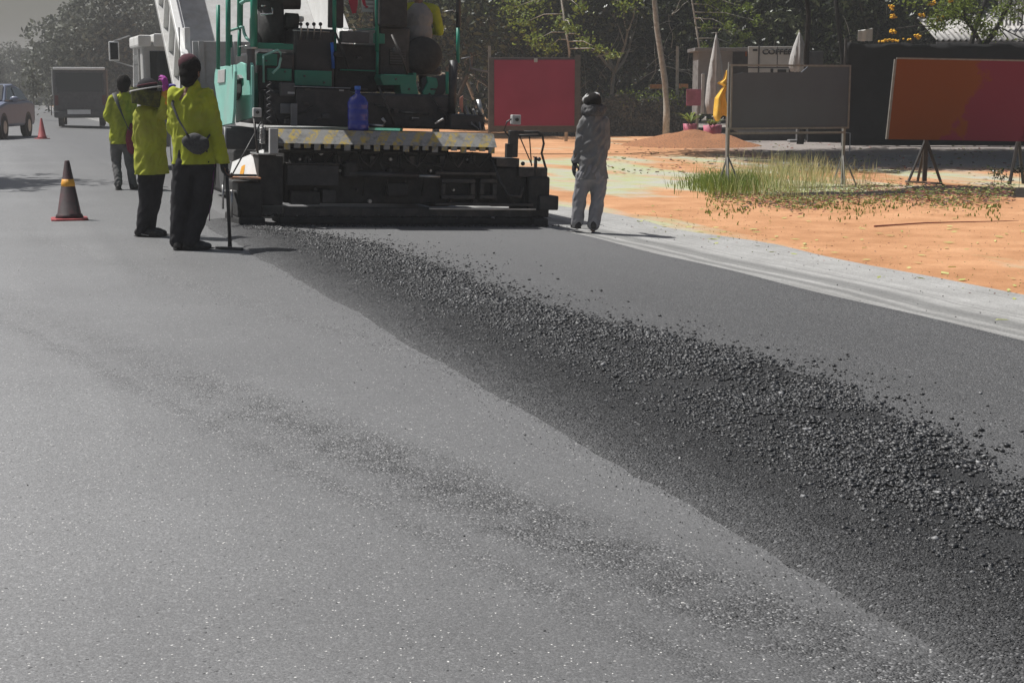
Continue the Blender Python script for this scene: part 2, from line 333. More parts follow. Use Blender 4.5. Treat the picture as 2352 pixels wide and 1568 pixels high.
L_bright = leafmat('bright_leaves', [(.08, .12, .02), (.16, .22, .03), (.25, .30, .05)], .4)
L_hazy = leafmat('haze_paled_leaves', [(.06, .065, .05), (.10, .105, .085), (.16, .17, .12)], .25)  # leaf colours lightened to stand in for distance haze
L_grass = leafmat('dry_grass', [(.22, .25, .06), (.42, .42, .16), (.58, .56, .27), (.68, .63, .38)], .4, .7)
L_litter = leafmat('litter', [(.03, .03, .035), (.10, .07, .07), (.30, .09, .07), (.10, .13, .03), (.20, .25, .06), (.48, .50, .18)], .2, .7)
L_fallen = leafmat('fallen', [(.40, .45, .12), (.62, .62, .25)], .2, .7)

# ------------------------------------------------------------------ setting
def strip(name, s0, s1, ds, la, lb, nl, dz, m, skirt=0., smooth=True, zf=None, label=None, kind='structure'):
    n = max(2, int((s1-s0)/ds)+1); ss = np.linspace(s0, s1, n); V = []
    for s in ss:
        a = la(s) if callable(la) else la; b = lb(s) if callable(lb) else lb
        for j in range(nl+1):
            l = a+(b-a)*j/nl; z = gl(l)+dz+(zf(s, l, j/nl) if zf else 0)
            if skirt and j in (0, nl): z -= skirt
            V.append(tuple(W(s, l, z)))
    k = nl+1; V = np.array(V); i, j = np.meshgrid(np.arange(n-1), np.arange(nl), indexing='ij'); q = (i*k+j).ravel()
    o = np_mesh(name, V, np.stack([q, q+1, q+k+1, q+k], 1), m, None, smooth); o['kind'] = kind
    if label: o['label'] = label
    return o
# base ground: strips parallel to the road
LL = [-420, -60, -12, 0, 4.6, 12, 60, 420]; V = []; SS = np.linspace(-60, 520, 30)
for s in SS:
    for l in LL: V.append(tuple(W(s, l, gl(l))))
k = len(LL); i, j = np.meshgrid(np.arange(len(SS)-1), np.arange(k-1), indexing='ij'); q = (i*k+j).ravel()
g = np_mesh('ground', np.array(V), np.stack([q, q+1, q+k+1, q+k], 1), M_soil); g['kind'] = 'structure'
rnd = random.Random(4)
def wob(s, a, f, o): return a*(noise.noise(Vector((s*f, o, 0))))
def edgeB(s): return (3.72+wob(s, .06, .35, 3)+.02*math.sin(s*2.1)) if s < 400 else 3.7
def edgeC(s): return 5.25+wob(s, .22, .5, 7)
strip('road', -14, 430, 1.5, -7.6, .10, 8, .012, M_old)
strip('far_road', 18.6, 430, 2., .10, 3.6, 6, .010, M_old)
strip('shoulder', -14, 300, .5, lambda s: 3.45 if s < 19 else 3.6, edgeC, 10, .008, M_shoulder)
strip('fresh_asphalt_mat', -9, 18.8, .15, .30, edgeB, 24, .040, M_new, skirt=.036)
strip('joint_bed', -9, 18.8, .3, .08, .32, 2, .010, M_new)
# windrow of loose mix over the joint
def edgeA(s): return 0.+wob(s, .05, .8, 11)+wob(s, .02, 5., 12)
EX = [-6, -.8, .35, .85, 1.7, 2.5, 3.3, 4.6, 7.1, 9.3, 10.2, 11.6, 13]; EL = [1.15, 1.15, 1.40, 1.45, 1.62, 1.58, 1.35, 1.12, 1.15, 1.05, .75, .45, .3]
def edgeE(s): return float(np.interp(s, EX, EL))+wob(s, .10, 1.3, 21)+wob(s, .05, 6, 22)
def wz(s, l, f):
    p = math.sin(math.pi*min(1, max(0, f)))**.6
    base = -.024*(1-min(1, max(0, (l-edgeA(s)+.12)/.42))**.7)
    return base+(p*.020+p*.010*noise.noise(Vector((s*3, l*6, 1)))+p*.006*noise.noise(Vector((s*14, l*14, 2))))-(.008 if f in (0, 1) else 0)
strip('loose_asphalt_windrow', -6, 12.0, .03, lambda s: edgeA(s)-.12, edgeE, 46, .037, M_loose, zf=wz, kind='stuff', label='dark band of loose fine asphalt mix along the lane joint')
# stones
rng = np.random.default_rng(7)
OV = np.array([(1., 0, 0), (-1, 0, 0), (0, 1, 0), (0, -1, 0), (0, 0, 1), (0, 0, -1)])
OF = np.array([(0, 2, 4), (2, 1, 4), (1, 3, 4), (3, 0, 4), (2, 0, 5), (1, 2, 5), (3, 1, 5), (0, 3, 5)])
def stones(name, P, rad, m, label):
    n = len(P); q = rng.normal(size=(n, 4)); q /= np.linalg.norm(q, axis=1)[:, None]; w_, x, y, z = q.T
    Rm = np.stack([1-2*(y*y+z*z), 2*(x*y-z*w_), 2*(x*z+y*w_), 2*(x*y+z*w_), 1-2*(x*x+z*z), 2*(y*z-x*w_), 2*(x*z-y*w_), 2*(y*z+x*w_), 1-2*(x*x+y*y)], 1).reshape(n, 3, 3)
    sc = rng.uniform(.6, 1.3, (n, 3)); v = OV[None]*(1+rng.uniform(-.32, .30, (n, 6, 1)))*sc[:, None, :]+rng.uniform(-.22, .22, (n, 6, 3)); v = np.einsum('nij,nkj->nki', Rm, v)*rad[:, None, None]
    v[:, :, 2] *= .62; v += P[:, None, :]
    f = OF[None]+(np.arange(n)*6)[:, None, None]
    o = np_mesh(name, v.reshape(-1, 3), f.reshape(-1, 3), m); o['kind'] = 'stuff'; o['label'] = label; return o
NS = 150000; s = rng.uniform(-2.6, 11.9, NS*3); f = rng.beta(1.9, 1.35, NS*3)*1.06*1.0
keep = rng.uniform(0, 1, NS*3) < np.clip(1.25-.06*s, .35, 1.); s = s[keep][:NS]; f = f[keep][:NS]
a = np.array([edgeA(x) for x in s]); e = np.array([edgeE(x) for x in s]); l = a+(e-a)*f
pat = np.array([noise.noise(Vector((x*2.5, y*2.5, 5))) for x, y in zip(s, l)]); kp = pat+rng.uniform(-.5, .5, len(s)) > -.22+.5*np.clip(f-.72, 0, 1)+.25*np.clip(.35-f, 0, 1); s, l, f = s[kp], l[kp], f[kp]
sz = rng.lognormal(math.log(.0062), .50, len(s)); sz = np.clip(sz, .003, .019)*(0.65+.55*f)
z = np.array([gl(x) for x in l])+.037+np.array([wz(x, y, q) for x, y, q in zip(s, l, f)])+sz*.35
P = np.outer(s, U)+np.outer(l, N)+np.array(A0); P[:, 2] = z-sz*.2
# strays beyond the ragged right edge and on the left lane
k2 = 3200; s2 = rng.uniform(-2.6, 11, k2); l2 = np.array([edgeE(x) for x in s2])+rng.exponential(.16, k2); s3 = rng.uniform(-2.6, 12, 260); l3 = -rng.exponential(.8, 260)
s4 = rng.uniform(-2, 11, 380); l4 = rng.uniform(1.2, 3.6, 380); s5 = rng.uniform(-1, 14, 140); l5 = rng.uniform(3.8, 5.6, 140)
ss = np.concatenate([s2, s3, s4, s5]); ls = np.concatenate([l2, l3, l4, l5]); rs = np.concatenate([np.clip(rng.lognormal(math.log(.006), .45, k2), .003, .016), rng.uniform(.002, .005, 260), rng.uniform(.002, .005, 380), rng.uniform(.003, .009, 140)])
base = np.concatenate([np.full(k2, .040), np.full(260, .012), np.full(380, .040), np.full(140, .010)])
Q = np.outer(ss, U)+np.outer(ls, N)+np.array(A0); Q[:, 2] = np.array([gl(x) for x in ls])+base+rs*.4
kg = 60000; sg_ = rng.uniform(-3, 11.5, kg*2); sg_ = sg_[rng.uniform(0, 1, kg*2) < np.clip(1.1-.09*sg_, .1, 1)][:kg]; lg = np.array([edgeA(x) for x in sg_])+np.clip(rng.normal(.32, .20, len(sg_)), -.25, 1.1)-.05
rgz = rng.uniform(.0014, .0036, len(sg_)); zg = np.array([gl(y)+(max(.012, .037+wz(x, y, (y-edgeA(x)+.12)/1.2)) if y > edgeA(x)-.1 else .012) for x, y in zip(sg_, lg)])
P3 = np.outer(sg_, U)+np.outer(lg, N)+np.array(A0); P3[:, 2] = zg+rgz*.3
stones('fine_asphalt_crumbs', P3, rgz, M_stone, 'fine dark asphalt crumbs along the soft left edge of the joint')
stones('loose_asphalt_stones', np.concatenate([P, Q]), np.concatenate([sz, rs]), M_stone, 'loose bitumen coated stones scattered over the lane joint')

# ------------------------------------------------------------------ vegetation
def leaf_quads(P, size, flat=0., rngx=rng, asp=.55):
    n = len(P); a = rngx.normal(size=(n, 3)); a /= np.linalg.norm(a, axis=1)[:, None]
    b = np.cross(a, rngx.normal(size=(n, 3))); b /= np.linalg.norm(b, axis=1)[:, None]; b[:, 2] *= (1-flat); a[:, 2] *= (1-flat)
    sz = size*rngx.uniform(.6, 1.35, (n, 1)); a = a*sz; b = b*sz*asp
    v = np.stack([P-a, P-b*.9, P+a, P+b*.9], 1).reshape(-1, 3); return v, np.arange(n*4).reshape(-1, 4)
def limb_mesh(mb, rr, p, d, L, r, depth, ends):
    pts = [Vector(p)]; q = Vector(p); dd = Vector(d).normalized()
    for _ in range(4):
        dd = (dd+Vector((rr.uniform(-.25, .25), rr.uniform(-.25, .25), rr.uniform(-.08, .2)))).normalized(); q = q+dd*L/4; pts.append(q.copy())
    mb.tube(pts, r, 7, r*.55); ends.append((q.copy(), L))
    if depth:
        for _ in range(rr.choice((2, 3))):
            k = rr.choice((2, 3, 4)); nd = (dd+Vector((rr.uniform(-1, 1), rr.uniform(-1, 1), rr.uniform(-.2, .6)))).normalized()
            limb_mesh(mb, rr, pts[k], nd, L*rr.uniform(.55, .8), r*.5, depth-1, ends)
def tree(label, loc, H, rad, seed, leaf, m=L_dark, trunkm=M_trunk, low=.25, nl=16000, tr=.16, group=None, name='tree', cl=.55, proto=None, rz=0., sc=1., twigs=0):
    t = thing(name, label, 'tree', loc, rz, group); t.scale = (sc,)*3
    if proto:
        for ch in proto.children:
            c = ch.copy(); COL.objects.link(c); c.parent = t
        return t
    rr = random.Random(seed); rg = np.random.default_rng(seed); mb = MB(); ends = []
    limb_mesh(mb, rr, (0, 0, -.05), (rr.uniform(-.1, .1), rr.uniform(-.1, .1), 1), H*low+.6, tr, 0, ends); top = ends[0][0]; ends.clear()
    for k in range(5):
        a = k*1.257+rr.uniform(-.4, .4); limb_mesh(mb, rr, top-Vector((0, 0, .25)), (math.cos(a), math.sin(a), rr.uniform(.5, 1.5)), H*.3, tr*.6, 2, ends)
    mb.build('trunk', trunkm, t, smooth=True)
    if twigs:
        mb = MB()
        for _ in range(twigs):
            a = rr.uniform(0, 6.28); r_ = rad*rr.uniform(.3, .95); z_ = rr.uniform(.6, min(H, 6)); p_ = Vector((math.cos(a)*r_, math.sin(a)*r_, z_)); dd = Vector((math.cos(a)+rr.uniform(-.6, .6), math.sin(a)+rr.uniform(-.6, .6), rr.uniform(-.3, 1.3))).normalized(); pts = [p_]
            for _k in range(4): dd = (dd+Vector((rr.uniform(-.4, .4), rr.uniform(-.4, .4), rr.uniform(-.3, .3)))).normalized(); pts.append(pts[-1]+dd*rr.uniform(.2, .45))
            mb.tube(pts, .022, 5, .008)
        mb.build('twigs', M_ptrunk, t, kind='stuff')
    cc = []
    for (e, L) in ends: cc.append((np.array(e), rr.uniform(.35, .8)*rad*cl))
    for _ in range(int(26)):
        a = rr.uniform(0, 6.28); zz = rr.uniform(low*H*.9, H); rad_z = rad*math.sin(math.pi*min(.97, max(.12, (zz/H-low*.7)/(1-low*.7))))**.6; r_ = rad_z*math.sqrt(rr.uniform(.05, 1)); cc.append((np.array([math.cos(a)*r_, math.sin(a)*r_, zz]), rr.uniform(.3, .7)*rad*cl))
    wts = np.array([c[1]**2 for c in cc]); wts /= wts.sum(); idx = rg.choice(len(cc), nl, p=wts)
    ctr = np.array([c[0] for c in cc])[idx]; rr_ = np.array([c[1] for c in cc])[idx]
    d = rg.normal(size=(nl, 3)); d /= np.linalg.norm(d, axis=1)[:, None]; P = ctr+d*(rr_*rg.uniform(.35, 1., nl)**.5)[:, None]*np.array([1, 1, .72]); P = P[P[:, 2] > .25]
    v, f = leaf_quads(P, leaf, rngx=rg); np_mesh('crown', v, f, m, t); return t
# dark trees behind the yard
pr = [tree('', (0, 0, 0), 9.5, 4.2, 50+i, .125, L_dark, low=.10, nl=15000, tr=.14, cl=.42, twigs=46) for i in range(3)]
pr.append(tree('', (0, 0, 0), 8.0, 3.6, 60, .12, L_dark, M_ptrunk, low=.26, nl=9000, tr=.10, cl=.42, twigs=40))
GRP = 'dark trees behind the yard'
specs = [   # px, distance, proto, rotation, scale, label
 (1000, 58, 0, 0.3, 1.0, 'dark leafy tree behind the paving machine operator'), (1110, 64, 3, 1.3, 1.05, 'pale stemmed tree just left of the first maroon board'), (1195, 60, 1, 2.3, 1.05, 'dense dark tree rising straight behind the maroon board'), (1290, 66, 2, .6, 1.1, 'dark tree above the right edge of the maroon board'),
 (1385, 60, 3, 3.3, 1.0, 'twiggy tree behind the head of the grey clad worker'), (1470, 65, 0, 4.0, 1.1, 'dark tree behind the low hedge, left of the leaning palm trunk'), (1590, 66, 1, 5.1, 1.1, 'dark tree right of the leaning palm trunk'), (1690, 62, 2, 2.0, 1.0, 'dark tree behind the left closed parasol'),
 (1790, 64, 0, 1.1, 1.1, 'dark tree directly above the coffee sign'), (1890, 62, 1, .2, 1.05, 'dark tree right of the right closed parasol'), (1985, 60, 2, 5.3, 1.05, 'dark tree above the white cloth on the net fence'), (2090, 66, 1, 3.7, 1.1, 'dark tree behind the yellow blossoms'), (2200, 74, 0, 4.4, 1.1, 'dark tree behind the grey sheet roof, left end'), (2330, 76, 2, 2.9, 1.1, 'dark tree behind the grey sheet roof, right end')]
for i, (px, Y, k, rz, sc, lb) in enumerate(specs):
    p = at(px, 300, Y); p.z = -.14
    if i in (0, 2, 3, 1): 
        o = pr[{0: 0, 2: 1, 3: 2, 1: 3}[i]]; o.location = p; o.rotation_euler.z = rz; o.scale = (sc,)*3; tag(o, lb, 'tree', GRP)
    else: tree(lb, p, 0, 0, 0, 0, group=GRP, proto=pr[k], rz=rz, sc=sc)
# a far-off second row that closes the gaps
rg = np.random.default_rng(91); n = 60000; X = rg.uniform(-9, 48, n); P = np.stack([X, 84+rg.normal(size=n)*3+2*np.sin(X*.6), -.1+rg.uniform(0, 1, n)**.8*(9+2*np.sin(X*.9)+1.5*np.sin(X*2.3))], 1)
v, f = leaf_quads(P, .26, rngx=rg); o = np_mesh('far_thicket', v, f, L_dark); tag(o, 'dark far-off thicket behind the yard trees', kind='stuff')
# hazy roadside trees on the left
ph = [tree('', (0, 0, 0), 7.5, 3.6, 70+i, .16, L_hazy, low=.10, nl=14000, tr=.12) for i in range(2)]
hs = [(-60, 150, 0, .2, .86, 'far grey tree at the left edge of the picture'), (30, 160, 1, 1.2, .84, 'low round hazy tree above the silver car'), (110, 150, 0, 2.2, .82, 'hazy tree above the rear of the dark van'), (185, 112, 1, 3.9, 1.0, 'taller hazy tree between van and lorry mirror'),
      (255, 100, 0, 5.1, 1.15, 'tall hazy tree above the worker with the grey strap'), (345, 108, 1, .9, 1.25, 'hazy tree behind the lorry cab roof'), (450, 112, 0, 4.2, 1.25, 'hazy tree hidden behind the raised lorry body'), (560, 105, 1, 2.6, 1.2, 'hazy tree beyond the green door panels'), (700, 105, 0, 1.6, 1.2, 'hazy tree beyond the exhaust of the paver'), (850, 100, 1, 5.6, 1.2, 'hazy tree beyond the green frame of the paver')]
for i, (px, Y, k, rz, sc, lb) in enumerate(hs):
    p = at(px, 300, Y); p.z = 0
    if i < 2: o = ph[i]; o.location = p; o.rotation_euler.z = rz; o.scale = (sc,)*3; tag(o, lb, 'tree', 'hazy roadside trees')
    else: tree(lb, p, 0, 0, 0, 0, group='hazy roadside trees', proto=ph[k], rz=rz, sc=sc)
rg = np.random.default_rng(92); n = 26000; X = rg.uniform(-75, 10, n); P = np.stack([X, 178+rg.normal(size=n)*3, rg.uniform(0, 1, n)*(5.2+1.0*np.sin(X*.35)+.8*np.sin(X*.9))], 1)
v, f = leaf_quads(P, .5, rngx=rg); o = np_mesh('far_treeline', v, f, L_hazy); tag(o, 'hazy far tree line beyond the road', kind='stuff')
# shade tree just outside the left edge, whose shadow crosses the lane
tree('roadside tree standing left of the lane beside the near cone', (-12.2, 25.6, 0), 7.5, 2.9, 81, .12, L_mid, low=.42, nl=9000, tr=.15, name='shade_tree', cl=.5)
dkb = mat('dark_trunk', (.03, .028, .026), .95, .3, 9, spec=.1)
for x, y, r_, lb in ((8.6, 47.2, 1.9, 'tall shade tree behind the left end of the net fence'), (13.2, 47.0, 2.6, 'tall shade tree behind the middle of the net fence'), (18.5, 47.3, .4, 'tall shade tree behind the right end of the net fence'), (11.0, 51.5, 4., 'tall shade tree behind the coffee kiosk')):
    tt = tree(lb, (x, y, -.14), 9.2, 4.6, 120+int(x), .17, L_dark, dkb, low=.50, nl=15000, tr=.11, cl=.5, group='shade trees by the net fence', name='shade_tree', rz=0)
    for ch in tt.children:
        if ch.name.startswith('crown'): ch.location = (-3.0, -7.6 if y < 50 else -12.5, .9); ch.scale = (1.15, 1.25, 1)
# thin young trees on the far left
for px, Y, h, lb in ((78, 80, 2.6, 'thin staked young tree right of the silver car'), (118, 95, 1.9, 'second thin young tree beside the dark van')):
    p = at(px, 260, Y); p.z = 0; t = thing('young_tree', lb, 'tree', p, 0, 'young trees on the far verge'); MB().tube([(0, 0, 0), (.03, 0, h*.5), (-.02, 0, h)], .035, 6, .015).build('trunk', M_trunk, t)
    rg = np.random.default_rng(int(px)); P = rg.normal(size=(300, 3))*np.array([.28, .28, .55])+np.array([0, 0, h*.72]); v, f = leaf_quads(P, .12, rngx=rg); np_mesh('crown', v, f, L_hazy, t)
for spots, bx, Yt, lb in (([(1180, 18, 22), (1205, 52, 18), (1232, 92, 16), (1262, 108, 12), (1290, 55, 14), (1312, 66, 9), (1345, 95, 13), (1375, 112, 10), (1440, 8, 18), (1228, 8, 20), (1335, 20, 10), (1408, 128, 8)], 1300, 50, 'slender tree with bright leaf sprays above the maroon board'), ([(1640, 5, 20), (1662, 30, 16), (1676, 62, 10), (1706, 82, 10), (1735, 48, 9), (1622, 60, 8), (1618, 110, 7), (1690, 105, 6), (1712, 18, 9)], 1600, 53, 'slender tree with bright leaf sprays left of the coffee sign')):
    b = at(bx, 300, Yt); b.z = -.138; t = thing('tree', lb, 'tree', b, 0, 'slender trees with bright sprays'); mb = MB(); P = []; fk = at(bx+8, 120, Yt+.5)-b; tp = at(bx-20, -60, Yt)-b
    mb.tube([(0, 0, 0), fk*.5, fk, tp], .055, 7, .03)
    for k_, (px, py, sg_) in enumerate(spots):
        q = at(px, py, Yt+.8*math.sin(k_*2.3))-b; st_ = fk.lerp(tp, min(1, max(0, (110-py)/170+.15))); mb.tube([st_, st_.lerp(q, .5)+Vector((0, 0, .12)), q], .022, 5, .006)
        for _ in range(int(sg_*9)): P.append(tuple(q+Vector((rg.normal()*sg_*.014, rg.normal()*.12, rg.normal()*sg_*.010))))
    mb.build('trunk', M_ptrunk, t, smooth=True); v, f = leaf_quads(np.array(P), .060, rngx=rg); np_mesh('crown', v, f, L_bright, t)
# leaning palm trunk
p = at(1531, 215, 54); p.z = -.14; q = at(1506, -60, 54); t = thing('palm_tree', 'tall pale leaning palm trunk rising out of the frame behind the low hedge', 'palm tree', p)
d = q-p; pts = [Vector((d.x*k/6+.10*math.sin(k), 0, d.z*k/6)) for k in range(9)]; mb = MB()
mb.tube(pts, .12, 10, .07); mb.build('trunk', M_ptrunk, t, smooth=True)
top = pts[-1]; mb = MB(); rr = random.Random(3)
for k in range(15):
    a = k*.42; dr = rr.uniform(.9, 1.6)
    for sgn in (0,):
        fr = [top+Vector((math.cos(a)*x, math.sin(a)*x, .5*x-.32*x*x*dr)) for x in np.linspace(0, 2.4, 9)]
        for i in range(8):
            c0 = fr[i]; tdir = (fr[i+1]-fr[i]).normalized(); sd_ = tdir.cross(Vector((0, 0, 1))).normalized()
            for q_ in (-1, 1):
                for m_ in (0, .5):
                    b0 = c0+(fr[i+1]-fr[i])*m_; tip = b0+sd_*q_*.45+tdir*.3-Vector((0, 0, .25)); vs = [mb.b.verts.new(x) for x in (b0, b0+tdir*.07, tip)]; mb.b.faces.new(vs)
mb.build('crown', L_bright, t)
p = at(1555, 180, 57); p.z = -.14; t = MB(); hh = 3.25
o = MB().tube([(0, 0, 0), (.02, 0, 1.2), (.0, 0, hh-.1)], .07, 8, .055).build('wooden_post', M_ptrunk); o.location = p; tag(o, 'short pale upright post right of the leaning palm trunk', 'post')
# ------------------------------------------------------------------ yard: grass, litter
rg = np.random.default_rng(5)
def grass(name, label, n, fn, m, hmin, hmax, wd=.006):
    P = np.array([fn() for _ in range(n)]); h = rg.uniform(hmin, hmax, n)*P[:, 3]; a = rg.uniform(0, 6.28, n); ln = rg.normal(size=(n, 2))*.28*h[:, None]
    side = np.stack([np.cos(a), np.sin(a), np.zeros(n)], 1)*wd; B = P[:, :3]; mid = B+np.concatenate([ln*.35, h[:, None]*.6], 1); tip = B+np.concatenate([ln, h[:, None]], 1)
    v = np.stack([B-side, B+side, mid+side*.8, mid-side*.8, tip], 1).reshape(-1, 3); i = np.arange(n)*5
    f = np.concatenate([np.stack([i, i+1, i+2], 1), np.stack([i, i+2, i+3], 1), np.stack([i+3, i+2, i+4], 1)]); o = np_mesh(name, v, f, m); tag(o, label, kind='stuff')
def gp():
    px = rg.normal(1800, 100); w_ = max(0, 1-abs((px-1815)/260)**2); py = rg.normal(416, 13+9*w_)
    p = yard(px, min(455, max(372, py))); k = .35+.65*max(0, w_); k *= .6+.7*max(0, noise.noise(Vector((p.x*2.2, p.y*1.2, 0)))+.35); return (p.x, p.y, -.14, k)
grass('tall_grass', 'pale dry tall grass growing between the posts of the grey board', 1900, gp, L_grass, .12, .54, .0042)
def gp2():
    px = rg.normal(1675, 45); py = rg.normal(428, 10); p = yard(px, py); return (p.x, p.y, -.14, 1.)
grass('green_grass', 'short green grass around the foot of the left board post', 2600, gp2, L_bright, .06, .26, .006)
def gp3():
    px = rg.uniform(1620, 2300); py = 458+rg.normal(0, 15)+8*math.sin(px*.02); py = py+abs(noise.noise(Vector((px*.02, py*.05, 0))))*30; p = yard(px, py); return (p.x, p.y, -.14, 1.)
grass('low_weeds', 'low green weeds along the front of the board posts', 1500, gp3, L_bright, .015, .06, .010)
def scatter(name, label, n, fn, size, m, flat=.7):
    P = np.array([fn() for _ in range(n)]); v, f = leaf_quads(P, size, flat, rg); o = np_mesh(name, v, f, m); tag(o, label, kind='stuff')
def lp():
    px = rg.uniform(1640, 2330); py = 452+rg.normal(0, 13)+8*math.sin(px*.018); p = yard(px, py); return (p.x, p.y, -.07 if px > 2080 else -.115)
scatter('leaf_litter', 'strip of dry leaves and litter under the boards', 5200, lp, .042, L_litter)
def lp2():
    px = rg.uniform(1380, 2352); py = rg.uniform(310, 400); p = yard(px, py); return (p.x, p.y, -.125)
scatter('scattered_litter', 'scattered dry leaves over the far yard', 900, lp2, .06, L_litter)
def lp3():
    px = rg.uniform(1450, 2352); f = rg.beta(1.6, 1.6); py = 470+f*(.20*(px-1450)+60); p = yard(px, py); return (p.x, p.y, -.125)
scatter('fallen_leaves', 'pale yellow leaves lying on the soil and shoulder', 110, lp3, .055, L_fallen, .85)
scatter('soil_crumbs', 'small dark crumbs and twigs on the orange soil', 700, lp3, .012, L_litter, .5)
# long curled pale leaf near the right edge and a thin stick
p = yard(2305, 741); o = MB().tube([(-.09, -.02, .01), (-.04, .0, .022), (.02, .005, .02), (.09, .02, .008)], .012, 6, .004, .5).build('curled_leaf', L_fallen); o.location = p; tag(o, 'long pale yellow curled leaf on the shoulder near the right edge', 'leaf')
a_ = yard(2008, 522); b_ = yard(2340, 507); mb = MB(); mb.tube([(0, 0, .012), ((b_-a_).x*.35, (b_-a_).y*.4, .02), ((b_-a_).x*.7, (b_-a_).y*.66, .015), (b_-a_).to_tuple()], .011, 6, .004)
o = mb.build('stick', mat('red_brown_twig', (.22, .05, .03), .8)); o.location = a_; tag(o, 'long thin reddish stick lying on the orange soil', 'stick')
# low ridges coloured near black as the shadow cast by the boards
def ridge(name, label, p0, p1, wd, ht, m, seed, kind='structure', ny=14):
    d = p1-p0; L = d.length; d.normalize(); nrm = Vector((-d.y, d.x, 0)); n = int(L/.12); V = []
    for i in range(n+1):
        for j in range(ny+1):
            f = j/ny; e = min(1, i/n*5, (1-i/n)*5); z = math.sin(math.pi*f)**1.3*ht*e**.5*(1+.5*noise.noise(Vector((i*.3, f*3, seed))))+.012*noise.noise(Vector((i*.9, f*9, seed)))*math.sin(math.pi*f)
            q = p0+d*(L*i/n)+nrm*wd*(f-.5); V.append((q.x, q.y, -.138+max(z, 0)-(.01 if j in (0, ny) else 0)))
    k = ny+1; i, j = np.meshgrid(np.arange(n), np.arange(ny), indexing='ij'); q = (i*k+j).ravel()
    o = np_mesh(name, np.array(V), np.stack([q, q+1, q+k+1, q+k], 1), m, None, True); tag(o, label, kind=kind); return o
M_shadow_soil = mat('shadow_dark_soil', (.030, .025, .022), .95, .5, 14, bump=1., bscale=40, spec=.05)  # soil colour darkened to carry the boards' shadow
ridge('shadow_ridge', 'low ridge coloured dark as the shadow under the tilted board', yard(2090, 432), yard(2560, 455), 1.9, .07, M_shadow_soil, 2)
ridge('shadow_ridge', 'low strip coloured dark as board shadow along the grass', yard(1760, 450), yard(2160, 444), .8, .04, M_shadow_soil, 5)
# orange earth mound in front of the kiosk
c = yard(1600, 338); V = []; nr, na = 16, 48
for i in range(nr+1):
    for j in range(na):
        r_ = i/nr; a = 2*math.pi*j/na; x = math.cos(a)*r_*2.1; y = math.sin(a)*r_*2.6; z = .42*(1-r_**1.5)**1.1*(1+.35*noise.noise(Vector((x*1.3, y*1.3, 4))))+.03*noise.noise(Vector((x*6, y*6, 1)))*(1-r_)
        V.append((x, y, z-(.02 if i == nr else 0)))
i, j = np.meshgrid(np.arange(nr), np.arange(na), indexing='ij'); Fc = np.stack([i*na+j, i*na+(j+1) % na, (i+1)*na+(j+1) % na, (i+1)*na+j], -1).reshape(-1, 4)
o = np_mesh('dirt_mound', np.array(V), Fc, M_mound, None, True); o.location = (c.x, c.y+1.5, -.138); tag(o, 'orange dirt mound left of the grey board', kind='structure')

# ------------------------------------------------------------------ boards
def post_px(px, py0, py1, Y, r, m, parent, org, name='post', box=True):
    a = at(px, py0, Y)-org; b = at(px, py1, Y)-org; x = (a.x+b.x)/2
    return MB().box2((x-r, -r, min(a.z, b.z)), (x+r, r, max(a.z, b.z))).build(name, m, parent, .003)
# grey board on two tripod-footed posts (posts stand at slightly different distances, so board is turned)
pl = yard(1672, 430); prr = yard(1937, 424); org = pl.copy(); dv = prr-pl; ang = math.atan2(dv.y, dv.x); Wd = dv.length
t = thing('notice_board', 'plain dark grey board on two thin posts standing in the tall grass', 'board', org, ang)
zt = at(1677, 148, pl.y).z-org.z; zb = at(1677, 298, pl.y).z-org.z
zn = at(1677, 167, pl.y).z-org.z; MB().prism([(.035, -.012, zb), (Wd+.03, -.012, zb), (Wd+.03, -.012, zt-.02), (Wd*.66, -.012, zt-.02), (Wd*.60, -.012, zn+.01), (.24, -.012, zn), (.035, -.012, zn-.03)], (0, .024, 0)).build('panel', M_board, t)
mb = MB(); mb.box2((-.02, -.028, zt-.03), (Wd+.06, -.0125, zt)).box2((-.02, -.028, zb), (Wd+.06, -.0125, zb+.03)).box2((Wd+.03, -.028, zb+.03), (Wd+.06, -.0125, zt-.03)).box2((.0, -.028, zb+.03), (.03, -.0125, zt-.03)); mb.build('panel_frame', M_frame, t)
MB().box2((.03, -.02, zb-.08), (Wd-.03, .02, zb-.045)).build('crossbar', M_frame, t)
for x in (0, Wd):
    MB().box2((x-.022, .014, 0), (x+.022, .055, zt+.03 if x == 0 else zb+.1)).build('post', M_frame, t, .003)
    for a in (-2.0, -.9, 1.7):
        MB().cyl((x, .035, .52), (x+math.cos(a)*.23, .035+math.sin(a)*.26, .0), .016, .014, 6).build('leg', M_frame, t)
# easel board, rust and maroon, leaning to the left at its foot
Y = yard(2120, 430).y; org = yard(2126, 424)
tl = at(2060, 136, Y-.3)-org; bl = at(2040, 320, Y-.3)-org; tr_ = at(2425, 143, Y+.2)-org; br = at(2400, 326, Y+.2)-org
t = thing('billboard', 'large faded rust and maroon board leaning on a dark tripod stand', 'board', org)
def off(p, dy): return (p.x, p.y+dy, p.z)
o = MB().prism([off(bl, 0), off(br, 0), off(tr_, 0), off(tl, 0)], (0, .04, 0)).build('panel', M_rust, t)
mb = MB(); mb.prism([off(bl+Vector((-.035, 0, 0)), -.01), off(bl, -.01), off(tl, -.01), off(tl+Vector((-.035, 0, 0)), -.01)], (0, .06, 0)); mb.prism([off(tl, -.01), off(tr_, -.01), off(tr_+Vector((0, 0, .025)), -.01), off(tl+Vector((0, 0, .025)), -.01)], (0, .05, 0)); mb.build('panel_frame', M_frame, t)
M_dwood = mat('dark_stand_paint', (.035, .033, .032), .6, .3, 8)
MB().box2((-.035, .06, 0.05), (.035, .12, bl.z+.9)).build('mast', M_dwood, t, .004)
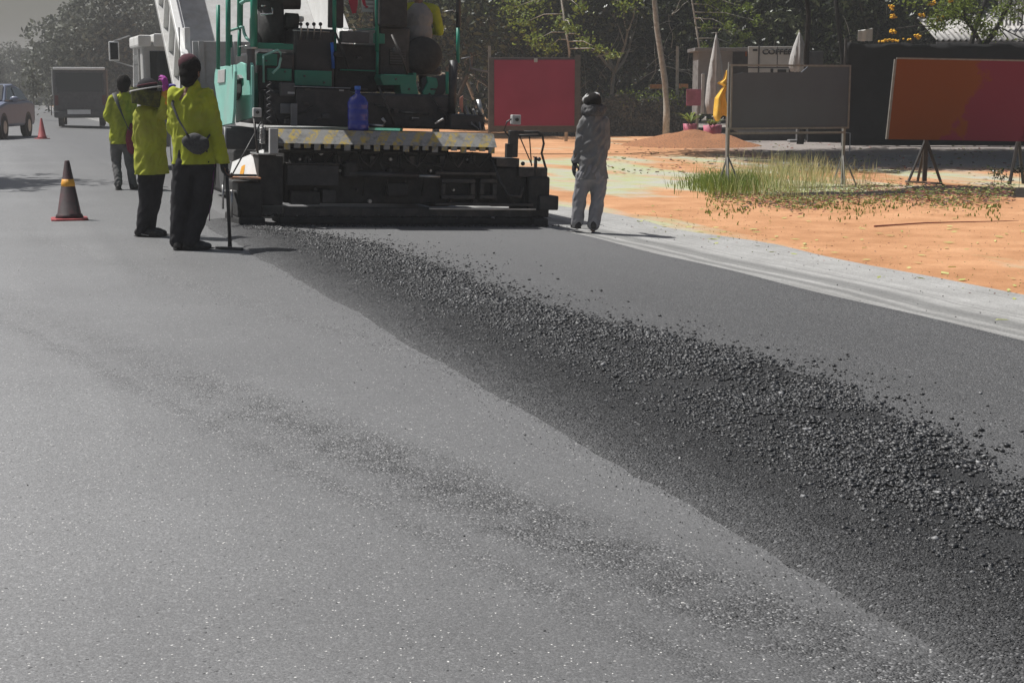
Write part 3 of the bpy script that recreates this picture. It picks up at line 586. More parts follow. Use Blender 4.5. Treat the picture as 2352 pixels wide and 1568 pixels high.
for x, y in ((-.30, -.06), (.28, -.06), (.0, .45)):
    MB().cyl((0, .09, bl.z-.03), (x, y+.1, .0), .028, .024, 6).build('leg', M_dwood, t)
MB().cyl((-.34, .03, .05), (.27, .03, .015), .018, .018, 6).build('crossbar', M_frame, t)
# second stand for the same board, at the right edge
MB().cyl((1.72, .2, 0), (1.55, .1, bl.z+.1), .03, .03, 6).build('leg', M_dwood, t)
MB().cyl((1.42, .0, 0), (1.58, .1, bl.z+.1), .03, .03, 6).build('leg', M_dwood, t)
# maroon board far left of yard
Y = 40; org = at(1222, 330, Y); org.z = -.138
a = at(1135, 138, Y)-org; b = at(1322, 289, Y)-org
t = thing('maroon_board', 'plain maroon board in a deep dark frame behind the grey clad worker', 'board', org)
MB().box2((a.x, -.02, b.z), (b.x-.03, .02, a.z)).build('panel', M_maroon, t)
mb = MB(); mb.box2((a.x-.13, .021, b.z-.16), (b.x+.12, .09, b.z)).box2((b.x-.03, -.01, b.z), (b.x+.12, .09, a.z+.12)).box2((a.x-.13, .021, a.z), (b.x-.03, .09, a.z+.06)).box2((a.x-.13, .021, b.z), (a.x, .09, a.z)); mb.build('panel_frame', M_dgrey, t, .005)
for x in (a.x-.12, b.x+.05): MB().box2((x-.04, .10, 0), (x+.04, .18, a.z+.35 if x < 0 else a.z)).build('post', M_frame, t)
MB().box2((a.x+1., -.05, a.z-.06), (a.x+1.09, -.021, a.z+.04)).build('clamp', M_steel, t)
# ------------------------------------------------------------------ wall, net fence, roof house
def wall_px(name, label, cat, px0, px1, ytop, Y, th, m, bevel=.02):
    a = at(px0, ytop, Y); b = at(px1, ytop, Y); o = MB().box2((a.x, 0, -.15), (b.x, th, a.z)).build(name, m, None, bevel); o.location = (0, Y, 0); return tag(o, label, cat)
rg = np.random.default_rng(19); xa, xb = at(1240, 226, 56).x, at(1600, 226, 56).x; zt = at(1450, 224, 56).z; n = 26000
X = rg.uniform(xa, xb, n); Z = rg.uniform(0, 1, n)**.9; P = np.stack([X, 56+rg.uniform(-.35, .35, n)*(1-.4*Z), -.13+Z*(zt+.13)*(1+.05*np.sin(X*2.1)+.04*np.sin(X*5.3))], 1)
L_hedge = leafmat('hedge_leaves', [(.05, .055, .05), (.10, .105, .095), (.17, .175, .16), (.24, .25, .20)], .15, .7)
t = thing('hedge', 'low dusty grey green hedge behind the grey clad worker', 'hedge', (0, 0, 0)); v, f = leaf_quads(P, .075, rngx=rg); np_mesh('foliage', v, f, L_hedge, t)
mb = MB()
for k_ in range(26): x = xa+(xb-xa)*(k_+.5)/26; mb.tube([(x, 56, -.14), (x+.06*math.sin(k_), 56.05, .5), (x-.05, 56, zt*.8)], .025, 5, .012)
mb.build('stems', M_trunk, t, kind='stuff')
rg = np.random.default_rng(9)
for i, (px, lb) in enumerate(((1445, 'small bright plant on top of the low hedge, left'), (1520, 'bushier bright plant on top of the low hedge by the palm trunk'), (1570, 'small plant at the right end of the low hedge'))):
    p = at(px, 226, 55.9); P = rg.normal(size=(150, 3))*np.array([.42, .14, .18])+np.array([0, 0, .05]); v, f = leaf_quads(P, .055, rngx=rg); tt = thing('hedge_plant', lb, 'plant', p, 0, 'bright plants on the low hedge'); np_mesh('leaves', v, f, L_bright, tt); MB().tube([(0, 0, -.3), (.02, 0, -.1), (0, 0, .12)], .012, 5).build('stem', M_trunk, tt)
# dark lower hedge at wall foot
# black net fence with posts
t = thing('net_fence', 'tall black shade net fence behind the boards on the right', 'fence', (0, 45.4, -.138))
x0 = at(1946, 95, 45.4).x; x1 = at(2560, 95, 45.4).x; zt = at(1946, 97, 45.4).z+.138; nx, nz = 70, 14; V = []
for i in range(nx+1):
    x = x0+(x1-x0)*i/nx; top = zt-.10*abs(math.sin(i/nx*math.pi*5))*.6
    for j in range(nz+1): V.append((x, .07*math.sin(x*2.6+j*.25)+.05*noise.noise(Vector((x*1.4, j*.4, 0))), .02+(top-.02)*j/nz))
k = nz+1; i, j = np.meshgrid(np.arange(nx), np.arange(nz), indexing='ij'); q = (i*k+j).ravel(); o = np_mesh('net', np.array(V), np.stack([q, q+1, q+k+1, q+k], 1), M_net, t, True)
md = o.modifiers.new('thick', 'SOLIDIFY'); md.thickness = .01
for kx in range(5): x = x0+(x1-x0)*kx/4; MB().cyl((x, .16, 0), (x, .16, zt+.1), .05, .05, 8).build('post', M_dgrey, t)
# dark wall under the kiosk continuing to the fence
wall_px('kiosk_back_wall', 'dark boarded wall between kiosk and net fence', 'wall', 1860, 1950, 150, 49, .2, M_net)
# white cloth on the fence
a = at(1970, 95, 45.1); V = []; n1 = 8
for i in range(n1+1):
    for j in range(n1+1): V.append((.42*i/n1, .03*math.sin(i*1.1)+.02*noise.noise(Vector((i, j, 1))), .30*j/n1+.06*i/n1*(j/n1)+.02*noise.noise(Vector((i*.7, j*.7, 3)))))
k = n1+1; i, j = np.meshgrid(np.arange(n1), np.arange(n1), indexing='ij'); q = (i*k+j).ravel(); o = np_mesh('white_cloth', np.array(V), np.stack([q, q+1, q+k+1, q+k], 1), M_white, None, True); o.location = a; md = o.modifiers.new('thick', 'SOLIDIFY'); md.thickness = .006
tag(o, 'small white cloth hanging on top of the black net fence', 'cloth')
# house with grey corrugated roof behind the fence
Y = 52; eL = at(2150, 92, Y); eR = at(2480, 80, Y); rR = at(2480, 12, Y+4)
t = thing('roof_house', 'house with pale grey corrugated roof behind the net fence', 'house', (eL.x, Y, -.138))
def rel(p): return p-Vector((eL.x, Y, -.138))
wid = eR.x-eL.x; MB().box2((.3, .4, 0), (wid, 5, rel(eL).z-.12)).build('wall', M_mgrey, t)
V = []; nxx = 120
for i in range(nxx+1):
    x = wid*i/nxx; zz = .035*math.sin(i*1.3)
    V += [(x, 0, rel(eL).z+zz), (x+.35, 4, rel(eL).z+.9+x*.12+zz)]
q = np.arange(nxx)*2; o = np_mesh('roof', np.array(V), np.stack([q, q+2, q+3, q+1], 1), M_roof, t); md = o.modifiers.new('thick', 'SOLIDIFY'); md.thickness = .03
MB().box2((0, -.06, rel(eL).z-.32), (wid, -.02, rel(eL).z-.06)).build('fascia', M_mgrey, t)
for k_ in range(9): MB().box2((2.35+k_*.13, 1.2, rel(eL).z+.5), (2.41+k_*.13, 1.25, rel(eL).z+1.9)).build('slat', M_lgrey, t)
# flowering tree
Y = 46.6; b0 = at(2240, 100, Y); org = Vector((b0.x-.4, Y, -.138)); t = thing('flowering_tree', 'sparse tree with dark forked branches and yellow blossoms above the net fence', 'tree', org)
def rp(px, py, dy=0): return at(px, py, Y+dy)-org
mb = MB(); limbs = [[(2215, 330), (2232, 180), (2258, 108)], [(2258, 108), (2220, 45), (2205, 0), (2195, -40)], [(2258, 108), (2290, 60), (2320, 10), (2335, -40)], [(2258, 108), (2285, 80), (2300, 40), (2318, -5)], [(2225, 50), (2190, 40), (2150, 62), (2095, 85)], [(2205, 10), (2150, 30), (2105, 45)], [(2225, 60), (2205, 30), (2175, 15), (2130, 5)], [(2290, 60), (2330, 80), (2345, 60), (2380, 40)], [(2150, 62), (2125, 40), (2120, 15)], [(2345, 60), (2350, 30), (2340, 5)], [(2290, 60), (2315, 88)], [(2150, 62), (2105, 60), (2060, 66)], [(2330, 80), (2360, 95), (2400, 60)]]
rrr = random.Random(8)
for k_, L in enumerate(limbs):
    r0 = .10 if k_ == 0 else (.065 if k_ < 4 else .022); pts = [rp(a, b, (rrr.uniform(-.2, .2) if k_ and i else 0)) for i, (a, b) in enumerate(L)]; mb.tube(pts, r0, 7, r0*.55)
mb.build('trunk', mat('dark_bark', (.045, .04, .036), .9, .3, 14, bump=.6), t, smooth=True)
P = []; rg = np.random.default_rng(33)
for (px, py, sx_, n) in ((2150, 55, 14, 300), (2185, 30, 22, 600), (2215, 12, 16, 300), (2240, 55, 16, 300), (2270, 70, 18, 260), (2100, -5, 20, 160), (2330, 25, 22, 260), (2385, 5, 20, 180), (2370, 90, 12, 70), (2300, 20, 18, 200)):
    for _ in range(n): q = rp(px+rg.normal()*sx_, py+rg.normal()*sx_*.7, rg.normal()*.25); P.append(tuple(q))
v, f = leaf_quads(np.array(P), .055, rngx=rg); np_mesh('crown', v, f, L_bright, t)
for px, py in ((2047, 18), (2052, 36), (2051, 74), (2107, 85), (2118, 34), (2160, 44), (2184, 1), (2140, 8)):
    mb = MB(); c_ = rp(px, py, -.1)
    for _ in range(13): mb.ell(c_+Vector((rrr.uniform(-.09, .09), rrr.uniform(-.07, .07), rrr.uniform(-.06, .06))), (rrr.uniform(.025, .045),)*2+(.03,), n=6)
    mb.build('blossom', M_flower, t)
for i, (px, py, lb) in enumerate(((2026, 96, 'leftmost clump of yellow blossoms lying on top of the net fence'), (2041, 94, 'yellow blossom clump on the fence top, second from the white cloth'), (2055, 95, 'yellow blossom clump on the fence top, third from the white cloth'), (2082, 92, 'rightmost clump of yellow blossoms on the fence top, below the tree'))):
    mb = MB()
    for _ in range(10): mb.ell(Vector((rrr.uniform(-.14, .14), rrr.uniform(-.04, .04), rrr.uniform(-.02, .04))), (.03, .03, .022), n=6)
    o = mb.build('fallen_blossom', M_flower); o.location = at(px, py, 45.2); tag(o, lb, 'blossom', 'blossoms on the fence top')
# ------------------------------------------------------------------ coffee kiosk
Y = 51; org = at(1720, 330, Y); org.z = -.138; t = thing('coffee_kiosk', 'small grey coffee kiosk with a cream sign, behind the grey board', 'kiosk', org)
def kp(px, py, dy=0): return at(px, py, Y+dy)-org
def kbox(px0, py0, px1, py1, dy, th, name, m, par=None, bev=.01):
    a = kp(px0, py0, dy); b = kp(px1, py1, dy); return MB().box2((a.x, dy, b.z), (b.x, dy+th, a.z)).build(name, m, par or t, bev)
kbox(1604, 118, 1680, 262, .3, 1.5, 'side_booth', M_kiosk); kbox(1596, 110, 1790, 118, .0, 2.2, 'roof', M_mgrey); kbox(1680, 118, 1885, 330, .8, .1, 'back_wall', M_dgrey)
sgn = kbox(1719, 107, 1838, 154, -.05, .05, 'sign', M_signcream); kbox(1719, 157, 1828, 172, -.04, .04, 'lower_sign', M_signcream); kbox(1838, 107, 1852, 154, -.02, .05, 'sign_side', M_mgrey)
kbox(1742, 104, 1744, 170, -.09, .03, 'sign_post', M_dgrey); kbox(1785, 108, 1786, 154, -.058, .004, 'sign_seam', M_dgrey)
kbox(1640, 262, 1655, 300, .2, .2, 'pillar', M_lgrey); kbox(1612, 170, 1617, 262, .1, .1, 'pillar', M_lgrey); kbox(1700, 304, 1930, 330, -.2, .8, 'counter_base', M_dgrey); kbox(1695, 299, 1935, 304, -.3, 1., 'counter_top', M_mgrey)
def text(s_, px, py0, py1, m, name, wpx=None):
    cu = bpy.data.curves.new(name, 'FONT'); cu.body = s_; cu.size = 1; cu.extrude = .0; cu.offset = .035; o = bpy.data.objects.new(name, cu); COL.objects.link(o); C.view_layer.update()
    me = bpy.data.meshes.new_from_object(o.evaluated_get(C.evaluated_depsgraph_get())); bpy.data.objects.remove(o); xs = [v.co.x for v in me.vertices]; ys = [v.co.y for v in me.vertices]
    a = kp(px, py1); b = kp(px+wpx, py0); sx_ = (b.x-a.x)/(max(xs)-min(xs)); sz_ = (b.z-a.z)/(max(ys)-min(ys))
    for v in me.vertices: x, y = v.co.x-min(xs), v.co.y-min(ys); v.co = (a.x+x*sx_, -.068, a.z+y*sz_)
    o = bpy.data.objects.new(name, me); COL.objects.link(o); me.materials.append(m); o.parent = t; md = o.modifiers.new('thick', 'SOLIDIFY'); md.thickness = .02; md.offset = 0; return o
text('COFFEE', 1750, 113, 126, M_letter, 'sign_lettering', 68)
kbox(1729, 113, 1740, 118, -.07, .02, 'logo', M_letter); kbox(1770, 158, 1776, 170, -.07, .02, 'lettering_mark', M_letter); kbox(1786, 160, 1806, 168, -.07, .02, 'lettering_mark', M_letter); kbox(1812, 158, 1824, 168, -.07, .02, 'lettering_mark', M_letter)
kbox(1712, 118, 1716, 130, .6, .03, 'menu_tag', mat('orange_tag', (.45, .12, .02), .6))
kbox(1577, 205, 1610, 243, .1, .06, 'pink_panel', mat('pink_panel_paint', (.33, .10, .15), .6))
for px, z0, py_t, hw, lb, Yv in ((1647, 0, 78, 17, 'left closed grey parasol beside the kiosk booth', 49.5), (1836, 0, 74, 16, 'right closed grey parasol in front of the coffee sign', 49.0)):
    og = at(px-6, 300, Yv); og.z = -.138; tt = thing('closed_parasol', lb, 'parasol', og, 0, 'closed parasols at the kiosk'); zt = at(px, py_t, Yv).z+.138
    bz = at(px, 262 if px < 1700 else 165, Yv).z+.138; n = 24; prof = []
    for fr_, rr_ in ((0, .015), (.08, .05), (.35, .15), (.6, .22), (.85, .26), (1., .20)): prof.append((rr_, zt-(zt-bz)*fr_))
    mb = MB(); rings = []
    for r_, z_ in prof: rings.append([mb.b.verts.new(Vector((math.cos(2*math.pi*j/n)*r_*(1+.22*math.cos(8*2*math.pi*j/n)), math.sin(2*math.pi*j/n)*r_*(1+.22*math.cos(8*2*math.pi*j/n)), z_))) for j in range(n)])
    for i in range(len(rings)-1):
        for j in range(n): mb.b.faces.new((rings[i][j], rings[i][(j+1) % n], rings[i+1][(j+1) % n], rings[i+1][j]))
    mb.b.faces.new(rings[0]); mb.b.faces.new(rings[-1]); mb.build('canopy', M_umb, tt, smooth=True)
    MB().cyl((0, 0, 0), (0, 0, zt+.05), .022, .022, 8).build('pole', M_lgrey, tt); MB().box2((-.25, -.25, 0), (.25, .25, .08)).build('base', M_mgrey, tt, .02)
# yellow flag on a pole
Y = 34; org = at(1664, 330, Y); org.z = -.138; t = thing('yellow_flag', 'limp yellow flag on a thin pole at the left edge of the grey board', 'flag', org); zt = at(1664, 162, Y).z+.138; zb = at(1664, 272, Y).z+.138
MB().cyl((.03, 0, 0), (.03, 0, zt+.03), .012, .012, 6).build('pole', M_lgrey, t)
V = []; ol = [(0, .0, .03), (.18, -.06, .05), (.26, -.20, .06), (.31, -.04, .05), (.40, -.12, .05), (.55, -.22, .05), (.75, -.24, .04), (.9, -.25, .04), (1., -.20, .03)]
for i in range(41):
    f_ = i/40; xl = np.interp(f_, [a[0] for a in ol], [a[1] for a in ol]); xr = .03+.03*math.sin(f_*9)
    for j in range(15): g_ = j/14; V.append((xl+(xr-xl)*g_, .07*math.sin(g_*8+f_*3)*(.3+f_), zt-(zt-zb)*f_-.06*math.sin(g_*5+1)*f_))
k = 15; i, j = np.meshgrid(np.arange(40), np.arange(14), indexing='ij'); q = (i*k+j).ravel(); o = np_mesh('cloth', np.array(V), np.stack([q, q+1, q+k+1, q+k], 1), M_flag, t, True); md = o.modifiers.new('thick', 'SOLIDIFY'); md.thickness = .004
# potted plants
for px, Yv, lb, hh in ((1585, 50, 'pink pot with spiky yellow green plant left of the parasol', 1), (1641, 48, 'pink pot with small plant below the yellow flag', .6), (1632, 47.5, 'small maroon pot beside the pink panel', .45)):
    p = at(px, 305, Yv); p.z = -.138; tt = thing('potted_plant', lb, 'potted plant', p, 0, 'potted plants at the kiosk'); MB().lathe([(.14, 0), (.2, .28), (.23, .55), (.21, .55), (.19, .50)], n=14).build('pot', M_pot, tt, smooth=True)
    mb = MB(); rr = random.Random(int(px))
    for k_ in range(26):
        a = rr.uniform(0, 6.28); L = rr.uniform(.35, .7)*hh; pts = [Vector((math.cos(a)*x*L, math.sin(a)*x*L, .52+L*(1.5*x-1.0*x*x))) for x in (0, .35, .7, 1)]
        sdv = Vector((-math.sin(a), math.cos(a), 0))*.03; prev = None
        for i, q in enumerate(pts):
            wv = sdv*(1-.28*i); cur = (mb.b.verts.new(q-wv), mb.b.verts.new(q+wv))
            if prev: mb.b.faces.new((prev[0], prev[1], cur[1], cur[0]))
            prev = cur
    mb.build('leaves', L_bright, tt)
for px, py, lb in ((1507, 199, 'left small orange sign behind the low hedge'), (1567, 198, 'right small orange sign near the pale post')):
    p = at(px, py, 58); z0 = p.z+.14; tt = thing('small_sign', lb, 'sign', (p.x, 58, -.14), 0, 'small orange signs'); MB().box2((-.22, -.02, z0-.08), (.22, .0, z0+.08)).build('plate', mat('orange_sign', (.85, .34, .12), .6), tt); MB().box2((-.02, .002, 0), (.02, .03, z0+.05)).build('post', M_frame, tt)
# bent pipe and young weeds right side
Y = 40; p = at(1942, 335, Y); p.z = -.138; o = MB().tube([(.11, 0, 0), (.11, 0, at(1942, 306, Y).z+.138), (-.06, 0, at(1942, 305, Y).z+.145)], .02, 6).build('bent_pipe', M_lgrey); o.location = p; tag(o, 'thin bent grey pipe standing right of the grey board', 'pipe')
for px, py, h, lb in ((2283, 428, .30, 'spindly dark weed standing right of the tripod stand'), (2298, 430, .22, 'shorter spindly weed beside the first one'), (2340, 432, .34, 'dark leafy weed at the right edge under the board')):
    p = yard(px, py); tt = thing('weed', lb, 'plant', p, 0, 'weeds on the earth ridge'); MB().tube([(0, 0, 0), (.01, 0, h*.5), (-.02, 0, h)], .006, 5).build('stem', M_trunk, tt)
    P = rg.normal(size=(45, 3))*np.array([.06, .04, .05])+np.array([0, 0, h*.85]); v, f = leaf_quads(P, .028, rngx=rg); np_mesh('leaves', v, f, L_dark, tt)
#@@PART2
# ------------------------------------------------------------------ cones
def cone(loc, h, rz, label, body, tilt=0.):
    t = thing('traffic_cone', label, 'traffic cone', loc, rz, 'traffic cones on the lane'); b = h*.30
    MB().prism([(-b, -b*.8, 0), (-b*.75, -b, 0), (b*.75, -b, 0), (b, -b*.75, 0), (b, b*.75, 0), (b*.75, b, 0), (-b*.75, b, 0), (-b, b*.75, 0)], (0, 0, .035)).build('base', M_orange, t, .012)
    n = 24; MB().lathe([(h*.235, .03), (h*.21, .075), (h*.195, .08), (h*.040, h), (h*.032, h+.006)], n=n).build('cone_body', body, t, smooth=True)
    MB().lathe([(h*.1145, h*.58), (h*.113, h*.62), (h*.0965, h*.70), (h*.095, h*.70)], n=n).build('collar', M_cuff, t, smooth=True) if h > .6 and body is M_conedark else None
    return t
cone(G(160, 507), .66, .3, 'dirty dark traffic cone with an orange ring standing nearest the camera', M_conedark)
cone(G(97, 320), .62, .8, 'small far traffic cone beside the silver car', M_orange)
# ------------------------------------------------------------------ far van and car
def wheel(par, c, r, w_, name='wheel'):
    c = Vector(c); o = MB().cyl(c-Vector((w_/2, 0, 0)), c+Vector((w_/2, 0, 0)), r, r, 24).build(name, M_rubber, par, .02)
    MB().cyl(c-Vector((w_/2+.006, 0, 0)), c+Vector((w_/2+.006, 0, 0)), r*.58, r*.58, 16).build('rim', M_steel, o, .01); return o
org = G(185, 292); org.z = .012
Yv = org.y; t = thing('box_van', 'boxy dark backed van with a pale roof edge, driving away in the haze', 'van', org, .24)
def vp(px, py): q = at(px, py, Yv)-org; return q
a = vp(121, 155); b = vp(247, 285)
MB().box2((a.x, 0, .35), (b.x, 5.2, a.z), .10).build('body', M_dgrey, t, 0)
mb = MB(); mb.box2((a.x+.05, -.05, a.z-.10), (b.x-.05, .1, a.z+.0)); mb.build('roof_spoiler', M_white, t, .03)
MB().box2((a.x-.03, .1, a.z-1.1), (a.x+.02, .35, a.z-.15)).build('side_trim', M_lgrey, t, .02)
MB().box2((a.x+.15, -.012, 1.38), (b.x-.15, -.002, a.z-.22)).build('rear_window', M_glass, t)
for sx_ in (a.x+.13, b.x-.13): MB().box2((sx_-.07, -.03, .85), (sx_+.07, -.003, 1.25)).build('tail_lamp', M_redlens, t, .01)
MB().box2((a.x+.02, -.14, .38), (b.x-.02, -.005, .62)).build('bumper', M_dgrey, t, .03)
MB().box2((-.48, -.165, .50), (.42, -.142, .68)).build('number_plate', M_white, t)
wheel(t, (a.x+.25, 1.0, .36), .36, .22); wheel(t, (b.x-.25, 1.0, .36), .36, .22); wheel(t, (a.x+.25, 4.2, .36), .36, .22); wheel(t, (b.x-.25, 4.2, .36), .36, .22)

def car(org, rz, label):
    t = thing('car', label, 'car', org, rz)      # +Y local = towards the bonnet
    side = [(-2.1, .35), (-2.15, .75), (-2.05, 1.0), (-1.75, 1.06), (-1.25, 1.42), (-.6, 1.52), (.25, 1.50), (1.05, 1.06), (1.85, .92), (2.1, .72), (2.12, .35)]
    def sec(pts, w_, nm, m, bev=.07): return MB().prism([(-w_, y, z) for y, z in pts], (2*w_, 0, 0)).build(nm, m, t, bev)
    low = [(-2.1, .32), (-2.15, .75), (-2.05, 1.0), (-1.5, 1.06), (1.0, 1.02), (1.85, .90), (2.1, .70), (2.12, .32)]
    sec(low, .86, 'body', M_carpaint, .09)
    cab = [(-1.75, 1.03), (-1.30, 1.40), (-.6, 1.51), (.2, 1.49), (.98, 1.02)]
    mb = MB(); A = [mb.b.verts.new((-.80+(.16 if z > 1.2 else 0), y, z)) for y, z in cab]; B = [mb.b.verts.new((.80-(.16 if z > 1.2 else 0), y, z)) for y, z in cab]
    mb.b.faces.new(A); mb.b.faces.new(B[::-1])
    for i in range(len(cab)): mb.b.faces.new((A[i], A[(i+1) % 5], B[(i+1) % 5], B[i]))
    mb.build('cabin', M_carpaint, t, .05)
    q0, q1 = Vector((0, .27, 1.475)), Vector((0, .96, 1.055)); nn = Vector((0, .52, .85)).normalized()*.012
    mb = MB(); mb.prism([Vector((-.60, q0.y, q0.z))+nn*.3, Vector((.60, q0.y, q0.z))+nn*.3, Vector((.72, q1.y, q1.z))+nn*.3, Vector((-.72, q1.y, q1.z))+nn*.3], nn); mb.build('windscreen', M_glass, t)
    for sg in (-1, 1):
        for nm, pts in (('front_window', [(-.15, 1.06), (-.15, 1.42), (.22, 1.41), (.80, 1.06)]), ('rear_window', [(-1.5, 1.06), (-1.18, 1.36), (-.25, 1.42), (-.25, 1.06)])):
            mb = MB(); mb.prism([(sg*(.808-(.155*(z-1.03)/.45)), y, z) for y, z in pts], (sg*.012, 0, 0)); mb.build(nm, M_glass, t)
        o = MB().ell((sg*.98, .62, 1.08), (.13, .07, .09), n=12).build('door_mirror', M_carpaint, t, smooth=True); MB().box2((sg*.90-.05, .62, 1.02), (sg*.90+.05, .68, 1.05)).build('mirror_arm', M_black, o)
        MB().ell((sg*.64, 2.02, .74), (.18, .10, .085), n=12).build('headlight', M_lampglass, t, smooth=True)
        MB().ell((sg*.66, 2.08, .45), (.09, .06, .05), n=10).build('fog_lamp', M_lampglass, t, smooth=True)
        wheel(t, (sg*.78, 1.32, .32), .32, .2); wheel(t, (sg*.78, -1.32, .32), .32, .2)
        for yy in (1.32, -1.32): MB().cyl((sg*.868, yy, .34), (sg*.84, yy, .34), .38, .38, 24).build('wheel_arch', M_black, t)
    MB().box2((-.45, 2.10, .56), (.45, 2.14, .68)).build('grille', M_black, t, .01); MB().box2((-.26, 2.141, .44), (.26, 2.16, .55)).build('number_plate', M_white, t)
    return t
car(Vector((-16.15, 48.6, .012)), math.pi+.05, 'silver blue car cut by the left edge, coming towards the camera').scale = (1.08,)*3
# two poles and a wire on the far left
for px, Y, h, lb in ((112, 110, 1.6, 'short grey roadside post beyond the dark van'),):
    p = at(px, 260, Y); p.z = 0; o = MB().cyl((0, 0, 0), (0, 0, h), .07, .06, 8).build('roadside_post', M_mgrey); o.location = p; tag(o, lb, 'post')
# ------------------------------------------------------------------ paver
PO = W(11.2, 1.97, gl(1.97)+.03); t = PV = thing('asphalt_paver', 'green and black asphalt paver seen from behind, with a dirty striped rear step', 'paving machine', PO, TH, ry=.030)
PM = Matrix.Translation(PO) @ Euler((0, .030, TH)).to_matrix().to_4x4(); PI_ = PM.inverted()
def PL(px, py, ly):
    o = PI_ @ Vector((0, 0, CH)); d = PI_.to_3x3() @ ray(px, py); return o+d*((ly-o.y)/d.y)
def pb(name, x0, y0, x1, y1, ly, th, m, par=None, bev=.006, mb=None):
    a = PL(x0, y0, ly); b = PL(x1, y1, ly); q = mb or MB(); q.box2((a.x, ly, b.z), (b.x, ly+th, a.z))
    return q if mb else q.build(name, m, par or PV, bev)
def pt(name, pts, r, m, par=None, n=8, r1=None):     # tube through (px,py,ly)
    return MB().tube([PL(*q) for q in pts], r, n, r1).build(name, m, par or PV, smooth=True)
def gsz(px, py, ly): return PL(px, py, ly)
# screed
sb = pb('screed_body', 652, 345, 1128, 470, .12, .55, M_tar, bev=.02)
q = MB(); q.box2((PL(640, 480, 0).x, -.02, .02), (PL(1232, 480, 0).x, .42, .10)); q.build('screed_plate', M_tar, PV, .02)
q = MB(); q.box2((PL(652, 480, 0).x, .0, .10), (PL(1225, 480, 0).x, .10, PL(900, 477, 0).z)); q.build('rear_flap', M_grime, PV, .01)
a = PL(985, 479, 0); b = PL(1229, 479, 0); MB().box2((a.x, -.03, a.z-.008), (b.x, .0, a.z+.008)).build('edge_strip', M_steel, PV)
pb('crossbeam', 640, 343, 1130, 360, .04, .08, M_tar, bev=.008)
o = pb('tool_box', 660, 378, 778, 427, -.06, .18, M_black); pb('lid', 657, 374, 781, 379, -.075, .2, M_grime, o)
pb('lower_box', 668, 440, 735, 470, -.02, .14, M_tar); pb('lower_box', 741, 436, 772, 466, -.02, .14, M_black)
for x0, x1 in ((1014, 1092), (1103, 1142)):     # window-like frames of the extension, right half
    f = MB(); z0 = PL(x0, 458, .02).z; z1 = PL(x0, 410, .02).z; xa = PL(x0, 430, .02).x; xb = PL(x1, 430, .02).x; w_ = .05
    f.box2((xa, .02, z0), (xb, .118, z0+w_)).box2((xa, .02, z1-w_), (xb, .118, z1)).box2((xa, .02, z0+w_), (xa+w_, .118, z1-w_)).box2((xb-w_, .02, z0+w_), (xb, .118, z1-w_)); f.build('support_frame', M_grime, PV, .01)
pb('beam', 1000, 394, 1140, 403, -.02, .13, M_grime); pb('beam', 1000, 466, 1225, 474, -.03, .04, M_grime)
for px in (830, 880, 925, 965): pt('hydraulic_hose', [(px, 345, .05), (px-6, 375, -.02), (px+10, 410, .0), (px+3, 450, .05)], .013, M_rubber)
for k_, px in enumerate((700, 770, 850, 940, 1010, 1080)): pb('bracket', px, 358, px+12, 376, .0, .12, M_grime)
pt('cylinder', [(800, 398, -.02), (960, 404, -.02)], .035, M_black); pt('rod', [(960, 404, -.02), (1010, 406, -.02)], .018, M_steel)
pb('motor_block', 792, 372, 822, 408, -.05, .16, M_tar, bev=.02); pb('motor_block', 890, 420, 940, 452, .0, .12, M_tar, bev=.02)
# walkway with hazard paint
x0 = PL(640, 300, -.18).x; x1 = PL(1143, 300, -.18).x; z1 = PL(640, 297, -.18).z; z0 = PL(640, 329, -.18).z
MB().prism([(x0, -.18, z0), (x0, -.04, z1), (x0, -.01, z1), (x0, -.15, z0)], (x1-x0, 0, 0)).build('hazard_plate', M_haz, PV, .004)
MB().box2((x0, .0, z1-.03), (x1, .80, z1-.004)).build('walkway', M_grime, PV, .004)
for k_ in range(22): xk = x0+.06+(x1-x0-.15)*k_/21; MB().box2((xk, -.172, z0-.045-.02*(k_ % 3 == 0)), (xk+.065, -.152, z0-.001)).build('hazard_tooth', M_haz, PV)
MB().box2((x0-.09, -.18, z0-.11), (x0-.004, -.10, z1+.005)).build('corner_post', M_lgrey, PV, .004)
pb('under_body', 622, 303, 1030, 400, .96, .8, M_tar, bev=.02); pb('step_support', 650, 325, 1128, 346, .3, .5, M_tar, bev=.02)
# left extension
pb('extension_body', 594, 357, 650, 471, -.05, .5, M_tar, bev=.015); pb('platform', 592, 353, 636, 357, -.12, .5, M_steel)
pb('end_gate', 546, 420, 603, 500, -.12, .7, M_tar, bev=.02); q = MB(); c_ = PL(546, 500, -.1); d_ = PL(603, 500, -.1); q.box2((c_.x, -.16, .0), (d_.x+.02, .8, .10)); q.build('end_gate_shoe', M_tar, PV, .02)
A_, B_, C_, D_ = PL(531, 372, .75)+Vector((.03, 0, 0)), PL(594, 343, .1)+Vector((.06, 0, 0)), PL(594, 404, .02), PL(531, 404, .68)
MB().prism([A_, B_, C_, D_], (-.012, .03, 0)).build('side_guard', M_white, PV); 
MB().prism([D_.lerp(C_, .33)+Vector((-.008, -.006, .01)), D_.lerp(C_, .46)+Vector((-.008, -.006, .01)), A_.lerp(B_, .46)+Vector((-.008, -.006, -.02)), A_.lerp(B_, .33)+Vector((-.008, -.006, -.02))], (.004, .003, 0)).build('orange_stripe', M_cuff, PV)
pb('step', 531, 407, 600, 412, -.14, .42, mat('orange_step', (.55, .22, .08), .6, .3, 12, dirt=(.35, .34, .32), damt=.6)); pb('step_edge', 530, 400, 590, 406, -.16, .05, M_black)
for px, ya, yb in ((521, 398, 440), (512, 425, 480), (532, 436, 500)): pt('adjusting_rod', [(px, ya, -.15), (px, yb, -.15)], .012, M_steel)
